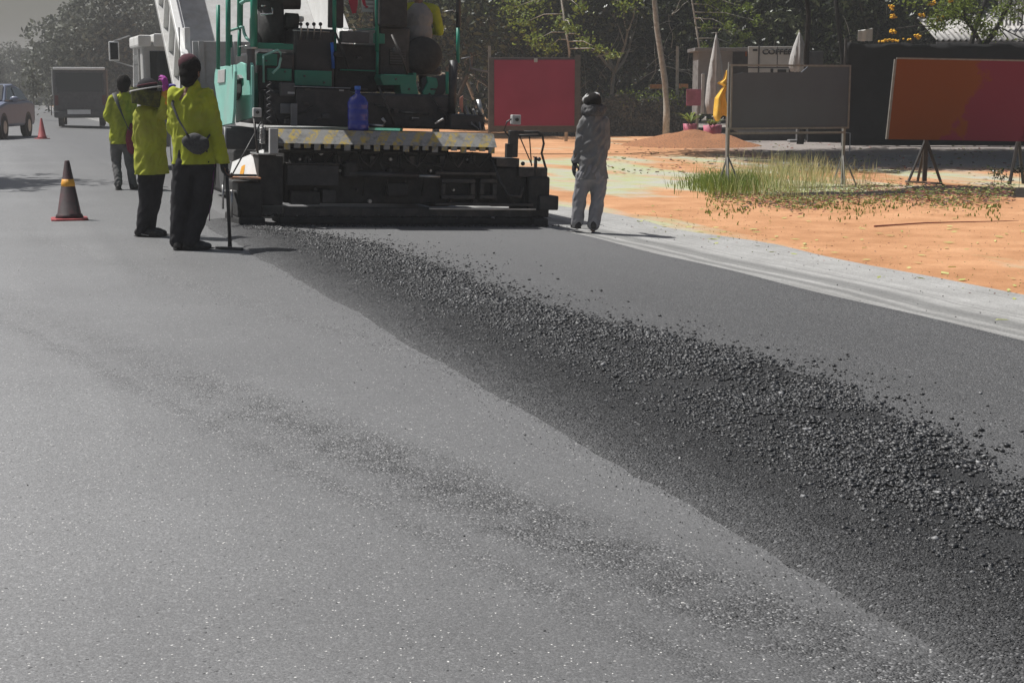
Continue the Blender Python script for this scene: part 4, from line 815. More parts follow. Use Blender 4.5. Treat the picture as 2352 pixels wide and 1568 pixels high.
pb('lever_plate', 515, 438, 545, 443, -.16, .12, M_steel); pt('crank', [(540, 443, -.12), (548, 470, -.14), (556, 478, -.15), (552, 500, -.15)], .016, M_tar)
pt('thin_brace', [(533, 402, -.1), (600, 280, .2)], .008, M_black)
pts = []; c0 = PL(603, 292, .15); c1 = PL(603, 330, .15)
for k_ in range(130): f_ = k_/129; a = f_*11*2*math.pi; pts.append((c0.x+.030*math.cos(a), .15+.030*math.sin(a), c0.z+(c1.z-c0.z)*f_))
MB().tube(pts, .0055, 5).build('coil_spring', M_steel, PV, smooth=True)
pt('spring_post', [(603, 285, .15), (603, 350, .15)], .012, M_black); pt('post', [(583, 268, .1), (592, 352, .0)], .014, M_grime)
cb = pb('control_box', 582, 248, 601, 270, .02, .08, M_lgrey, bev=.01); cc = PL(591, 258, .018); MB().cyl((cc.x, .018, cc.z), (cc.x, -.004, cc.z), .018, .018, 12).build('knob', M_black, cb)
pb('cable_box', 585, 271, 600, 280, .03, .06, M_dgrey)
hc = []; 
for k_ in range(60): f_ = k_/59; hc.append(Vector(PL(618+5*math.sin(f_*40), 188+f_*95, .3)))
MB().tube(hc, .007, 5).build('curly_cable', M_dgrey, PV)
# right extension, end gate and handle frame
pb('extension_body', 1128, 385, 1215, 475, .10, .45, M_tar, bev=.02); pb('ledge', 1140, 363, 1193, 384, .04, .4, M_grime, bev=.01)
pb('end_gate', 1215, 405, 1262, 500, .0, .7, M_tar, bev=.03); pb('gate_block', 1240, 450, 1283, 483, -.05, .25, M_black, bev=.015)
pb('gate_arm', 1192, 384, 1258, 408, .02, .14, M_grime, bev=.015); c_ = PL(1218, 500, 0); d_ = PL(1252, 500, 0); q = MB(); q.box2((c_.x, -.12, .0), (d_.x, .8, .10)); q.build('end_gate_shoe', M_tar, PV, .02)
pt('hydraulic_hose', [(1152, 425, .0), (1170, 450, -.04), (1195, 452, -.04), (1200, 430, .02)], .018, M_grime); pt('hydraulic_hose', [(1130, 370, .05), (1150, 420, -.02), (1180, 470, .0)], .02, M_black)
pb('handle_post', 1171, 300, 1190, 362, .02, .07, M_black, bev=.012); pb('post_foot', 1165, 330, 1178, 362, .0, .08, M_tar)
cb = pb('control_box', 1177, 264, 1197, 287, .0, .08, M_lgrey, bev=.01); cc = PL(1187, 275, -.002); MB().cyl((cc.x, 0, cc.z), (cc.x, -.022, cc.z), .02, .02, 12).build('knob', M_black, cb)
pt('cable', [(1177, 272, .03), (1164, 280, .03), (1158, 300, .05), (1168, 312, .05)], .009, M_black)
pt('handle_frame', [(1190, 304, .04), (1235, 303, .04), (1246, 310, .04), (1249, 330, .04), (1244, 352, .04), (1254, 388, .04)], .014, M_grime)
pt('handle_frame', [(1190, 312, .05), (1243, 312, .05)], .012, M_black)
pt('linkage', [(1193, 312, .03), (1222, 380, .03)], .007, M_black); pt('linkage', [(1216, 312, .03), (1221, 382, .03)], .007, M_black)
o = pt('jack', [(1230, 360, .03), (1230, 404, .03)], .020, M_grime); c_ = PL(1238, 366, .0); MB().ell(c_, (.024,)*3, n=10).build('knob', M_black, o, smooth=True); c_ = PL(1201, 376, .0); MB().ell(c_, (.024,)*3, n=10).build('knob', M_black, o, smooth=True); pt('lever', [(1225, 360, .01), (1238, 366, .0)], .006, M_black, o)
# tractor body
pb('rear_bulkhead', 606, 206, 1040, 298, .95, 1.8, M_black, bev=.03); pb('hopper_wall', 1035, 262, 1112, 300, .75, 1.2, M_black, bev=.02)
pb('engine_housing', 592, 118, 676, 210, 1.15, 1.6, M_black, bev=.03); pb('console', 676, 64, 768, 212, 1.25, 1.4, M_black, bev=.03)
pb('console', 768, 100, 870, 212, 1.35, 1.2, M_tar, bev=.03); pb('bulkhead', 870, 60, 940, 212, 1.4, 1.2, M_black, bev=.03); pb('bulkhead', 872, -60, 936, 64, 1.22, .3, M_tar, bev=.03)
pb('control_panel', 785, 71, 849, 100, 1.2, .14, M_dgrey, bev=.01)
for c4 in ((587, 98, 674, 115), (590, 123, 637, 152), (614, 157, 670, 187), (677, 161, 762, 199)): pb('green_panel', *c4, 1.10, .04, M_green)
a = PL(766, 161, 1.06); pb('panel_edge', 676, 200, 806, 202, .82, .05, M_steel); dk = pb('tool_locker', 680, 202, 804, 292, .84, .1, M_black, bev=.01); pb('plate_mark', 779, 206, 790, 210, .836, .004, M_lgrey, dk, bev=0)
def poly(name, pts, ly, th, m, bev=.006): return MB().prism([PL(x, y, ly) for x, y in pts], (0, th, 0)).build(name, m, PV, bev)
poly('green_cover', [(876, 171), (950, 173), (948, 168), (957, 168), (956, 190), (961, 214), (957, 229), (923, 222), (919, 196), (880, 196), (873, 180)], 1.0, .3, M_green)
poly('green_lever', [(980, 176), (1003, 180), (1007, 196), (996, 220), (986, 237), (974, 234), (971, 212), (983, 190)], 1.0, .05, M_green)
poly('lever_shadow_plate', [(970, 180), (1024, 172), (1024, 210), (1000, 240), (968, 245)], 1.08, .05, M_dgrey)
pb('grey_post', 669, 238, 683, 290, .78, .05, M_mgrey); o = pb('gauge_box', 645, 190, 678, 222, .86, .12, M_dgrey, bev=.012); pb('gauge_glass', 661, 211, 677, 216, .852, .006, M_lgrey, o, bev=0); pb('pump_body', 645, 238, 668, 262, .9, .1, M_mgrey, bev=.012)
# left side covers (light green doors) at an angle
def slant(name, P4, m, th=(.02, .03, 0), par=None): return MB().prism([PL(*q) for q in P4], th).build(name, m, par or PV, .006)
dr = slant('side_door', [(493, 168, 2.35), (496, 155, 2.25), (537, 149, .98), (539, 165, .92), (536, 250, 1.0), (533, 284, 1.1), (505, 290, 1.95), (498, 230, 2.2), (492, 190, 2.38)], M_lgreen, (.03, 0, 0))
slant('sticker', [(503, 162, 2.02), (519, 159, 1.52), (518, 190, 1.55), (502, 192, 2.05)], M_lgrey, (-.014, 0, 0), dr)
dr2 = slant('engine_door', [(541, 163, 1.95), (541, 150, 1.95), (552, 143, 1.62), (561, 147, 1.36), (575, 144, .95), (578, 152, .87), (578, 270, .87), (541, 282, 1.95)], M_lgreen, (.03, 0, 0))
o = MB(); c_ = PL(546, 202, .72); 
for k_ in range(24): pass
prr_ = [(546+10.5*math.cos(a)*1., 202+29*math.sin(a)) for a in np.linspace(0, 2*math.pi, 20, endpoint=False)]
MB().prism([PL(x, y, 1.95-(x-541)/37*1.08)+Vector((-.015, 0, 0)) for x, y in prr_], (.01, .02, 0)).build('air_intake', M_tar, dr2); slant('intake_hood', [(542, 176, 1.92), (555, 172, 1.54), (560, 180, 1.4), (556, 184, 1.51), (545, 184, 1.83)], M_mgrey, (-.04, 0, 0), dr2)
slant('green_post_cover', [(573, 165, 1.15), (592, 168, 1.17), (592, 240, 1.17), (588, 272, 1.15), (575, 270, 1.12)], M_green)
# rails and posts
pt('guard_post', [(501, 12, .95), (501, 160, .95)], .022, M_green); pt('guard_post', [(524, -40, 1.1), (524, 152, 1.1)], .028, M_green); pt('guard_post', [(552, -60, 1.3), (551, 66, 1.3)], .034, M_green); pt('guard_post', [(550, 66, 1.3), (549, 130, 1.3)], .020, M_green)
pt('guard_post', [(583, -60, 1.1), (583, 108, 1.1)], .040, M_green); pb('post_gusset', 530, 80, 534, 110, 1.1, .03, M_green)
pt('hand_rail', [(521, 73, 1.1), (545, 66, 1.25)], .014, M_lgreen); pt('hand_rail', [(550, 64, 1.25), (558, 62, 1.25), (561, 77, 1.25), (566, 88, 1.2), (576, 96, 1.15)], .018, M_lgreen); pt('hand_rail', [(552, 9, 1.25), (562, 2, 1.25), (575, 0, 1.2)], .022, M_lgreen)
pt('hand_rail', [(606, 190, 1.0), (605, 128, 1.0), (638, 115, 1.0), (645, 122, 1.0), (645, 135, 1.0), (641, 154, 1.0), (626, 169, 1.0)], .014, M_lgreen)
for px, ly in ((768, 1.3), (866, 1.3)): pt('canopy_post', [(px, -90, ly), (px, 118, ly)], .024, M_green)
pt('canopy_post', [(867, 118, 1.3), (866, 172, 1.3)], .018, M_green); pb('cross_rail', 775, 64, 865, 69, 1.28, .04, M_green); pb('cross_rail', 782, 159, 862, 165, 1.28, .04, M_green); pb('post_plate', 858, 77, 884, 101, 1.3, .03, M_green)
pt('blue_hose', [(762, 98, 1.2), (764, 120, 1.2), (765, 158, 1.2)], .02, M_bluecap); pb('dark_post', 757, -60, 766, 64, 1.5, .08, M_dgrey); pb('dark_post', 774, -60, 789, 64, 1.5, .08, M_black)
pt('side_post', [(1052, 63, 1.0), (1052, 145, 1.0)], .022, M_green); pt('side_post', [(1027, 165, .9), (1027, 216, .9)], .020, M_green); pt('side_post', [(1052, -60, 1.0), (1053, 63, 1.0)], .03, M_black); pt('side_post', [(1042, 140, 1.0), (1036, 262, .95)], .05, M_black)
pt('side_rail', [(1020, 28, 1.0), (1040, 24, 1.0), (1048, 32, 1.0)], .008, M_steel); pt('side_rail', [(1060, 136, 1.0), (1078, 132, 1.0), (1082, 158, 1.0), (1122, 166, 1.0)], .012, M_mgrey)
# muffler, stack
pt('muffler', [(590, 5, 1.6), (688, 5, 1.6)], .085, M_tar, n=18); pt('muffler_pipe', [(622, 5, 1.6), (622, 75, 1.6), (625, 110, 1.6)], .15, M_tar, n=18); pt('muffler_pipe', [(655, 48, 1.55), (684, 50, 1.55)], .09, M_tar, n=16); pb('air_filter_box', 588, 30, 668, 102, 1.75, .5, M_black, bev=.05)
pb('white_bottle', 681, 37, 699, 51, 1.5, .08, M_white, bev=.02); pt('bright_bracket', [(598, 34, 1.4), (626, 32, 1.4), (626, 18, 1.4)], .012, M_chrome); pt('bright_bracket', [(600, 14, 1.4), (610, 14, 1.4)], .01, M_chrome)
c_ = PL(576, 111, 1.0); MB().cyl((c_.x, 1.0, c_.z-.012), (c_.x, 1.0, c_.z+.012), .075, .075, 20).build('stack_cap', M_steel, PV, .004); MB().cyl((c_.x, 1.0, c_.z-.35), (c_.x, 1.0, c_.z-.013), .045, .045, 14).build('stack', M_dgrey, PV, .004)
pt('thin_rod', [(549, 108, 1.2), (577, 104, 1.1)], .006, M_steel); pt('thin_rod', [(672, 70, 1.2), (757, 74, 1.2)], .006, M_steel)
# wheels / crawler low on the left, hopper and unseen shading roof
for sgx in (-1.15, 1.0):
    o = MB().prism([(sgx-.16, 2.0, .08), (sgx-.16, 5.2, .08), (sgx-.16, 5.45, .3), (sgx-.16, 5.2, .66), (sgx-.16, 2.0, .72), (sgx-.16, 1.75, .4)], (.32, 0, 0)).build('crawler_track', M_rubber, PV, .05)
    for k_ in range(5): MB().cyl((sgx-.17, 2.1+k_*.74, .34), (sgx+.17, 2.1+k_*.74, .34), .2, .2, 16).build('roller', M_dgrey, o)
pb('side_skirt', 512, 292, 592, 345, 1.25, 2.2, M_dgrey, bev=.04); pt('wheel_guard', [(517, 292, 1.0), (518, 340, 1.0)], .012, M_lgrey)
MB().prism([(-1.3, 5.3, .5), (1.2, 5.3, .5), (1.2, 7.2, .5), (-1.3, 7.2, .5)], (0, 0, .1)).build('hopper_floor', M_grime, PV)
for sgx in (-1.35, 1.25): MB().prism([(sgx, 5.3, .5), (sgx, 7.2, .5), (sgx*1.15, 7.2, 1.35), (sgx*1.15, 5.3, 1.35)], (.04, 0, 0)).build('hopper_wing', M_green, PV)
MB().prism([(-1.60, .45, 2.95), (-.62, .45, 2.95), (-.62, 1.7, 2.95), (1.15, 1.7, 2.95), (1.15, 4., 2.95), (-1.60, 4., 2.95)], (0, 0, .07)).build('unseen_shading_roof', M_lgreen, PV, .02)  # roof above the view, outlined so its shadow falls on the rear step
pb('front_cowl', 600, 212, 1000, 260, 3.0, 1.2, M_black, bev=.05)
# hoses on the right
for k_ in range(5): pt('hydraulic_hose', [(1060+k_*9, 240+4*k_, .9), (1068+k_*8, 262, .8), (1075+k_*9, 285, .75), (1098+k_*2, 298, .7)], .012, (M_rubber, M_mgrey)[k_ % 2])
pt('cone_spring', [(1098, 230, .8), (1106, 262, .75)], .03, M_steel); poly('pink_card', [(1056, 225), (1064, 219), (1064, 259), (1060, 257), (1055, 240)], .7, .01, mat('orange_pink_card', (.50, .22, .16), .7))
poly('bright_plate', [(998, 283), (1018, 271), (1021, 275), (1000, 286)], .55, .01, M_steel)
pt('torch_pipe', [(846, 287, .1), (880, 289, .0)], .012, M_steel); pt('torch_pipe', [(880, 289, .0), (884, 280, .0), (878, 272, .0)], .016, M_steel)
# operator's seat
so_ = PL(966, 140, 1.55); MB().box2((so_.x-.24, 1.45, PL(966, 172, 1.45).z), (so_.x+.24, 1.95, PL(966, 158, 1.45).z+.03), .05).build('seat', M_black, PV)
MB().ell((so_.x, 1.45, PL(966, 128, 1.45).z), (.235, .08, .22), n=18).build('seat_back', M_tar, PV, smooth=True)
for k_, (px, py) in enumerate(((700, 235), (742, 262), (1010, 250), (905, 250), (948, 270), (770, 120), (820, 130), (905, 110), (1000, 275), (655, 275))): pb('small_fitting', px, py, px+10+5*(k_ % 3), py+6+4*(k_ % 2), .78 if py > 200 else 1.1, .1, (M_grime, M_dgrey, M_tar)[k_ % 3])
for k_, (x_a, y_a, x_b, y_b) in enumerate(((655, 270, 740, 225), (700, 285, 760, 240), (860, 240, 985, 262), (870, 200, 905, 290), (770, 75, 800, 158), (900, 80, 935, 170), (985, 215, 1040, 285), (610, 215, 640, 285))): pt('hydraulic_hose', [(x_a, y_a, .9), ((x_a+x_b)/2+6, (y_a+y_b)/2+9, .82), (x_b, y_b, .9)], .014, (M_rubber, M_grime)[k_ % 2])
xa, xb = PL(640, 480, 0).x, PL(1245, 480, 0).x; nb = 1400; Pc = np.stack([rng.uniform(xa-.4, xb+.1, nb), rng.uniform(-.03, .10, nb), .10+np.abs(rng.normal(0, .012, nb))], 1)
Pc2 = np.stack([rng.uniform(xa-.5, xb+.2, 900), -.05-np.abs(rng.normal(0, .07, 900)), .012+rng.uniform(0, .012, 900)], 1)
o = stones('asphalt_crust', np.concatenate([Pc, Pc2]), np.clip(rng.lognormal(math.log(.008), .5, 2300), .003, .022), M_stone, 'sticky asphalt crumbs built up along the screed'); o.parent = PV
rq = random.Random(17)
for k_ in range(26):
    px = rq.uniform(660, 1110); py = rq.choice((352, 366, 392, 436, 462)); r_ = rq.uniform(.012, .024); c_ = PL(px, py, .09); MB().cyl((c_.x, .125, c_.z), (c_.x, c_.y-.03, c_.z), r_, r_, 6).build('bolt', rq.choice((M_grime, M_dgrey, M_steel)), PV)
for k_ in range(9):
    px = 668+k_*52; pt('hydraulic_hose', [(px, 350, .04), (px+rq.uniform(-12, 12), 372, -.04), (px+rq.uniform(15, 40), 384, -.05), (px+rq.uniform(30, 60), 352, .04)], .010, (M_rubber, M_grime)[k_ % 2])
for px in (700, 830, 990): pb('hinge', px, 203, px+14, 208, .825, .03, M_grime)
for k_, (px, py) in enumerate(((612, 140), (655, 165), (700, 175), (745, 190), (905, 182), (935, 205))): c_ = PL(px, py, 1.08); MB().cyl((c_.x, 1.0 if px > 850 else 1.10, c_.z), (c_.x, (1.0 if px > 850 else 1.10)-.02, c_.z), .012, .012, 6).build('bolt', M_dgrey, PV)
pb('vent_grille', 895, 112, 932, 150, 1.385, .02, M_grime); 
for k_ in range(6): pb('vent_slat', 896, 115+k_*6, 931, 118+k_*6, 1.37, .014, M_dgrey, bev=0)
for k_, px in enumerate((690, 705, 720, 735)): pt('control_lever', [(px, 92, 1.22), (px+2, 70, 1.18), (px+1, 58, 1.16)], .008, M_steel); c_ = PL(px+1, 56, 1.16); MB().ell(c_, (.022,)*3, n=8).build('lever_knob', M_black, PV, smooth=True)
# things on the paver
c_ = PM @ PL(823, 292, .12); c_ = PM @ Vector((PL(823, 292, .12).x, .12, z1-.003)); t = thing('water_jug', 'dark blue water jug standing on the rear step of the paver', 'water jug', c_, TH)
k_ = 49*.00462/2; MB().lathe([(k_*.92, 0), (k_, .02), (k_, .10), (k_*.94, .115), (k_, .13), (k_, .22), (k_*.94, .235), (k_, .25), (k_, .30), (k_*.75, .355), (k_*.32, .385), (k_*.25, .40), (k_*.25, .44)], n=24).build('bottle', M_blue, t, smooth=True)
MB().lathe([(k_*.30, .435), (k_*.30, .47), (k_*.27, .475)], n=16).build('cap', M_bluecap, t, smooth=True)
c_ = PM @ PL(806, -30, 1.2); t = thing('red_pennant', 'dark red ribbon pennant hanging in the green frame of the paver', 'ribbon', c_, TH)
def rl(px, py): return (PM.inverted() @ (PM @ PL(px, py, 1.2)))-PL(806, -30, 1.2)
MB().prism([rl(795, -30), rl(822, -30), rl(821, 10), rl(816, 31), (rl(808, 32)), rl(801, 8)], (0, .012, 0)).build('ribbon', mat('red_ribbon', (.30, .015, .04), .6, .2, 12), t, 0)
MB().prism([rl(822, -30), rl(832, -30), rl(840, 14), rl(846, 18), rl(840, 20), rl(833, 12)], (0, .012, 0)).build('ribbon_tail', MATS.get('red_ribbon') or M_maroonbag, t, 0)
c_ = PM @ PL(848, 0, 1.6); t = thing('paper_sheet', 'pale printed paper sheet behind the red pennant', 'paper', c_, TH); MB().box2((-.09, 0, -.14), (.09, .006, .16)).build('sheet', M_white, t)
for k_ in range(5): MB().box2((-.07, -.004, -.10+k_*.045), (.06, -.001, -.09+k_*.045)).build('print_line', M_mgrey, t)

# ------------------------------------------------------------------ dump lorry ahead of the paver
LO = W(18.3, 1.9, .0); LR = TH+.01; t = LT = thing('dump_truck', 'pale dump lorry with a raised body tipping into the paver', 'lorry', LO, LR)
LM = Matrix.Translation(LO) @ Matrix.Rotation(LR, 4, 'Z'); LI = LM.inverted()
def LL_(px, py, ly):
    o = LI @ Vector((0, 0, CH)); d = LI.to_3x3() @ ray(px, py); return o+d*((ly-o.y)/d.y)
MB().box2((-.45, .6, .62), (-.28, 8.6, .88)).build('chassis_rail', M_dgrey, t); MB().box2((.28, .6, .62), (.45, 8.6, .88)).build('chassis_rail', M_dgrey, t)
for yy in (1.6, 2.9, 7.4):
    for sg in (-1, 1): wheel(t, (sg*1.0, yy, .5), .5, .32 if yy < 5 else .26)
# tipped body: built flat, rotated about the rear hinge
hinge = Vector((0, .7, 1.0)); ANG = R(36); RB = Matrix.Translation(hinge) @ Matrix.Rotation(ANG, 4, 'X') @ Matrix.Translation(-hinge)
def tip(o):
    o.data.transform(RB); return o
tip(MB().box2((-1.18, .3, 1.05), (1.18, 5.8, 1.14)).build('body_floor', M_lgrey, t, .01))
for sg in (-1, 1):
    w_ = tip(MB().box2((sg*1.18, .3, 1.05), (sg*1.23, 5.8, 2.0)).build('body_side', M_white, t, .01))
    for k in range(9): tip(MB().box2((sg*1.232, .35+k*.66, 1.05), (sg*1.31, .47+k*.66, 2.0)).build('rib', M_white, w_, .01))
    tip(MB().box2((sg*1.232, .3, 1.95), (sg*1.34, 5.8, 2.06)).build('top_rail', M_white, w_, .01)); tip(MB().box2((sg*1.232, .3, 1.0), (sg*1.34, 5.8, 1.10)).build('bottom_rail', M_lgrey, w_, .01))
tip(MB().box2((-1.18, 5.74, 1.14), (1.18, 5.8, 2.2)).build('headboard', M_white, t, .01))
MB().prism([(-1.27, .42, .75), (-1.27, .62, .75), (-1.27, .62, 2.35), (-1.27, .30, 2.35)], (.08, 0, 0)).build('tailgate_post', M_white, t, .01); MB().prism([(1.2, .42, .75), (1.2, .62, .75), (1.2, .62, 2.35), (1.2, .30, 2.35)], (.08, 0, 0)).build('tailgate_post', M_white, t, .01)
tg = MB().box2((-1.18, .15, 1.15), (1.18, .22, 2.15)).build('tailgate', M_lgrey, t, .01)
for k in range(5): MB().box2((-1.1+k*.52, .10, 1.15), (-1.02+k*.52, .148, 2.15)).build('rib', M_lgrey, tg, .005)
MB().tube([(-1.35, .3, 2.35), (-1.36, .25, 1.6), (-1.33, .35, .95)], .012, 5).build('chain', M_dgrey, t); MB().box2((-.6, 3.6, .9), (-.45, 3.75, 3.1)).build('lift_ram', M_steel, t, .01); MB().box2((-1.35, .28, 1.2), (-1.20, .35, 1.34)).build('reflector', M_tyellow, t)
# cab
ca = LL_(306, 90, 7.0); cz = LL_(350, 82, 7.0).z; xl, xr = -1.22, 1.18; yb, yf = 6.55, 8.35
MB().prism([(xl, yb, .55), (xl, yf, .55), (xl, yf+.05, 1.5), (xl+.0, yf-.25, cz-.12), (xl, yb, cz-.12)], (xr-xl, 0, 0)).build('cab', M_lgrey, t, .06)
rs = MB(); n = 9
for k in range(n): x = xl+.06+(xr-xl-.12)*k/(n-1); rs.box2((x-.13, yb-.04, cz-.22+.0*(k % 2)), (x+.115, yf-.3, cz+(.02 if k % 2 else -.01)), .04)
rs.build('roof_sheet', M_white, t)
MB().box2((-1.08, yb-.02, 1.25), (-.12, yb-.001, cz-.30)).build('rear_window', M_glass, t); MB().box2((-.04, yb-.02, 1.25), (1.05, yb-.001, cz-.30)).build('rear_window', M_glass, t)
MB().box2((xl-.015, yb+.55, 1.45), (xl-.002, yf-.42, cz-.35)).build('side_window', M_glass, t); MB().box2((xl-.03, yb+.35, .95), (xl-.002, yb+.45, 2.2)).build('grab_rail', M_steel, t)
mp = LL_(262, 118, 8.3); o = MB().box2((mp.x-.10, 8.28, mp.z-.19), (mp.x+.10, 8.34, mp.z+.19), .03).build('mirror', M_white, t); MB().box2((mp.x-.075, 8.27, mp.z-.16), (mp.x+.075, 8.279, mp.z+.16)).build('mirror_glass', M_glass, o)
MB().tube([(mp.x, 8.31, mp.z+.19), (mp.x+.3, 8.31, mp.z+.3), (xl+.03, 8.3, mp.z+.25)], .016, 6).build('mirror_arm', M_steel, o); MB().tube([(mp.x, 8.31, mp.z-.19), (mp.x+.3, 8.31, mp.z-.28), (xl+.03, 8.3, mp.z-.3)], .016, 6).build('mirror_arm', M_steel, o)
MB().box2((-1.25, 6.2, .4), (-.75, 6.5, 1.0)).build('fuel_tank', M_mgrey, t, .03); MB().box2((-1.2, .2, .5), (1.2, .28, .7)).build('rear_bumper', M_mgrey, t, .01)
for sg in (-1, 1): MB().box2((sg*.95-.12, .17, .52), (sg*.95+.12, .199, .66)).build('tail_lamp', M_redlens, t)

# ------------------------------------------------------------------ people
def finish(o, voxel, sm=2, wr=0., wf=6., seed=0., shade=True, gather=None):
    md = o.modifiers.new('r', 'REMESH'); md.mode = 'VOXEL'; md.voxel_size = voxel; md.use_smooth_shade = True
    if sm: s_ = o.modifiers.new('s', 'CORRECTIVE_SMOOTH' if False else 'SMOOTH'); s_.factor = .5; s_.iterations = sm
    C.view_layer.update(); me = bpy.data.meshes.new_from_object(o.evaluated_get(C.evaluated_depsgraph_get())); mt_ = o.data.materials[0]; o.modifiers.clear(); old = o.data; o.data = me
    if not me.materials: me.materials.append(mt_)
    if wr:
        nv = len(me.vertices); nrm = np.empty(nv*3); me.vertices.foreach_get('normal', nrm); nrm = nrm.reshape(-1, 3); co = np.empty(nv*3); me.vertices.foreach_get('co', co); co = co.reshape(-1, 3)
        dsp = np.array([1.2*noise.noise(Vector(((c[0]+.35*c[2])*wf+seed, c[1]*wf, c[2]*wf*.45)))+.9*(.5-abs(noise.noise(Vector(((c[0]-.5*c[2])*wf*1.7+seed, c[1]*wf*1.7, c[2]*wf*.9+3))))*2.) for c in co])
        co += nrm*(dsp*wr)[:, None]; me.vertices.foreach_set('co', co.ravel())
    me.polygons.foreach_set('use_smooth', [True]*len(me.polygons)); me.update(); return o
def chain(mb, pts, rs, n=12, sq=None):
    for i in range(len(pts)-1): mb.cap(pts[i], pts[i+1], rs[i], rs[i+1], n)
def hand(mb, w_, d, pn, curl=.5, side=1, sc=1., thumb=None):
    d = Vector(d).normalized(); pn = Vector(pn); pn = (pn-d*pn.dot(d)).normalized(); sd_ = d.cross(pn).normalized()*side
    Mx = Matrix((sd_, d, pn)).transposed().to_4x4(); mb.ell(w_+d*.045*sc, (.040*sc, .052*sc, .017*sc), Mx, 12)
    for k in range(4):
        b = w_+d*(.082-.004*abs(k-1.5))*sc+sd_*(.030-.0195*k)*sc; L = (.040, .045, .042, .033)[k]*sc; a = curl*(.5+.08*k); p_ = b; ang = a*.6
        for j in range(3):
            dd = d*math.cos(ang)+pn*math.sin(ang); q_ = p_+dd*L*(1., .68, .52)[j]; mb.cap(p_, q_, (.0088-.0007*j)*sc, (.0082-.0008*j)*sc, 8); p_ = q_; ang += a*1.1
    b = w_+d*.020*sc+sd_*.030*sc; t1 = b+(sd_*.65+d*.65+pn*.35).normalized()*.042*sc; t2 = t1+(sd_*.15+d*.85+pn*.5).normalized()*.030*sc; mb.cap(b, t1, .0125*sc, .0100*sc, 8); mb.cap(t1, t2, .0100*sc, .0082*sc, 8)
def head(mb, c, face, sc=1., rad=.088):
    f = Vector(face).normalized(); up = Vector((0, 0, 1)); s_ = f.cross(up).normalized(); up = s_.cross(f); Mx = Matrix((s_, f, up)).transposed().to_4x4()
    def P_(a, b, c_): return c+(s_*a+f*b+up*c_)*sc
    mb.ell(P_(0, -.008, .022), (.076*sc, .095*sc, .098*sc), Mx, 20); mb.ell(P_(0, .022, -.045), (.060*sc, .068*sc, .070*sc), Mx, 16)
    mb.ell(P_(0, .050, -.088), (.026*sc, .026*sc, .022*sc), Mx, 10); mb.ell(P_(0, .098, -.012), (.013*sc, .020*sc, .026*sc), Mx, 10); mb.ell(P_(0, .108, -.030), (.017*sc, .013*sc, .010*sc), Mx, 8)
    mb.ell(P_(0, .086, -.058), (.025*sc, .012*sc, .006*sc), Mx, 8); mb.ell(P_(0, .086, -.068), (.022*sc, .012*sc, .007*sc), Mx, 8); mb.ell(P_(0, .082, .020), (.058*sc, .014*sc, .010*sc), Mx, 10)
    for sg in (-1, 1): mb.ell(P_(sg*.030, .082, .004), (.013*sc, .010*sc, .008*sc), Mx, 8); mb.ell(P_(sg*.079, -.005, -.012), (.010*sc, .018*sc, .032*sc), Mx, 8); mb.ell(P_(sg*.045, .065, -.025), (.02*sc, .02*sc, .02*sc), Mx, 8)
    return P_, Mx
def person(label, foot, J, face, scale_w=1., hands=None, group=None, sh=None, headsc=1.):
    """J: joint name -> (px, py, dy) ; origin at foot ; returns empty and joint vectors"""
    t = thing('person', label, 'person', foot, 0, group); V_ = {k: at(a, b, foot.y+dy)-foot for k, (a, b, dy) in J.items()}; s_ = scale_w
    mb = MB(); hd = V_['head']; P_, Mx = head(mb, hd, face, headsc)
    nk = V_['neck']; mb.cap(P_(0, -.01, -.06), nk, .052*s_, .058*s_); ch = (V_['shL']+V_['shR'])/2-Vector((0, 0, .08)); pv = (V_['hipL']+V_['hipR'])/2+Vector((0, 0, .04)); wx = (V_['shR']-V_['shL']); wx.z = 0; ax = wx.normalized() if wx.length > .05 else Vector((1, 0, 0))
    yx = Vector((-ax.y, ax.x, 0)); TM = Matrix((ax, yx, Vector((0, 0, 1)))).transposed().to_4x4()
    mb.ell(nk-Vector((0, 0, .05)), (.085*s_, .055*s_, .05*s_), TM, 14); mb.ell(ch, (.150*s_, .095*s_, .15*s_), TM, 18); mid = ch*.5+pv*.5; mb.ell(mid, (.125*s_, .085*s_, .19*s_), TM, 16); mb.ell(pv, (.145*s_, .10*s_, .12*s_), TM, 16)
    for sd_ in 'LR':
        mb.cap(V_['sh'+sd_], V_['el'+sd_], .046*s_, .036*s_); mb.cap(V_['el'+sd_], V_['wr'+sd_], .036*s_, .025*s_)
        mb.cap(V_['hip'+sd_], V_['kn'+sd_], .080*s_, .052*s_); mb.cap(V_['kn'+sd_], V_['an'+sd_], .052*s_, .034*s_)
        a = V_['an'+sd_]; to = V_['to'+sd_]; mb.cap(a-Vector((0, 0, .02)), to, .032, .024); mb.cap(to, a-Vector((0, 0, .045)), .02, .026)
        hv = hands[sd_]; hand(mb, V_['wr'+sd_], hv[0], hv[1], hv[2], hv[3])
    b = mb.build('body', M_skin, t); finish(b, .0075, 1); return t, V_, P_, Mx, TM, ch, pv
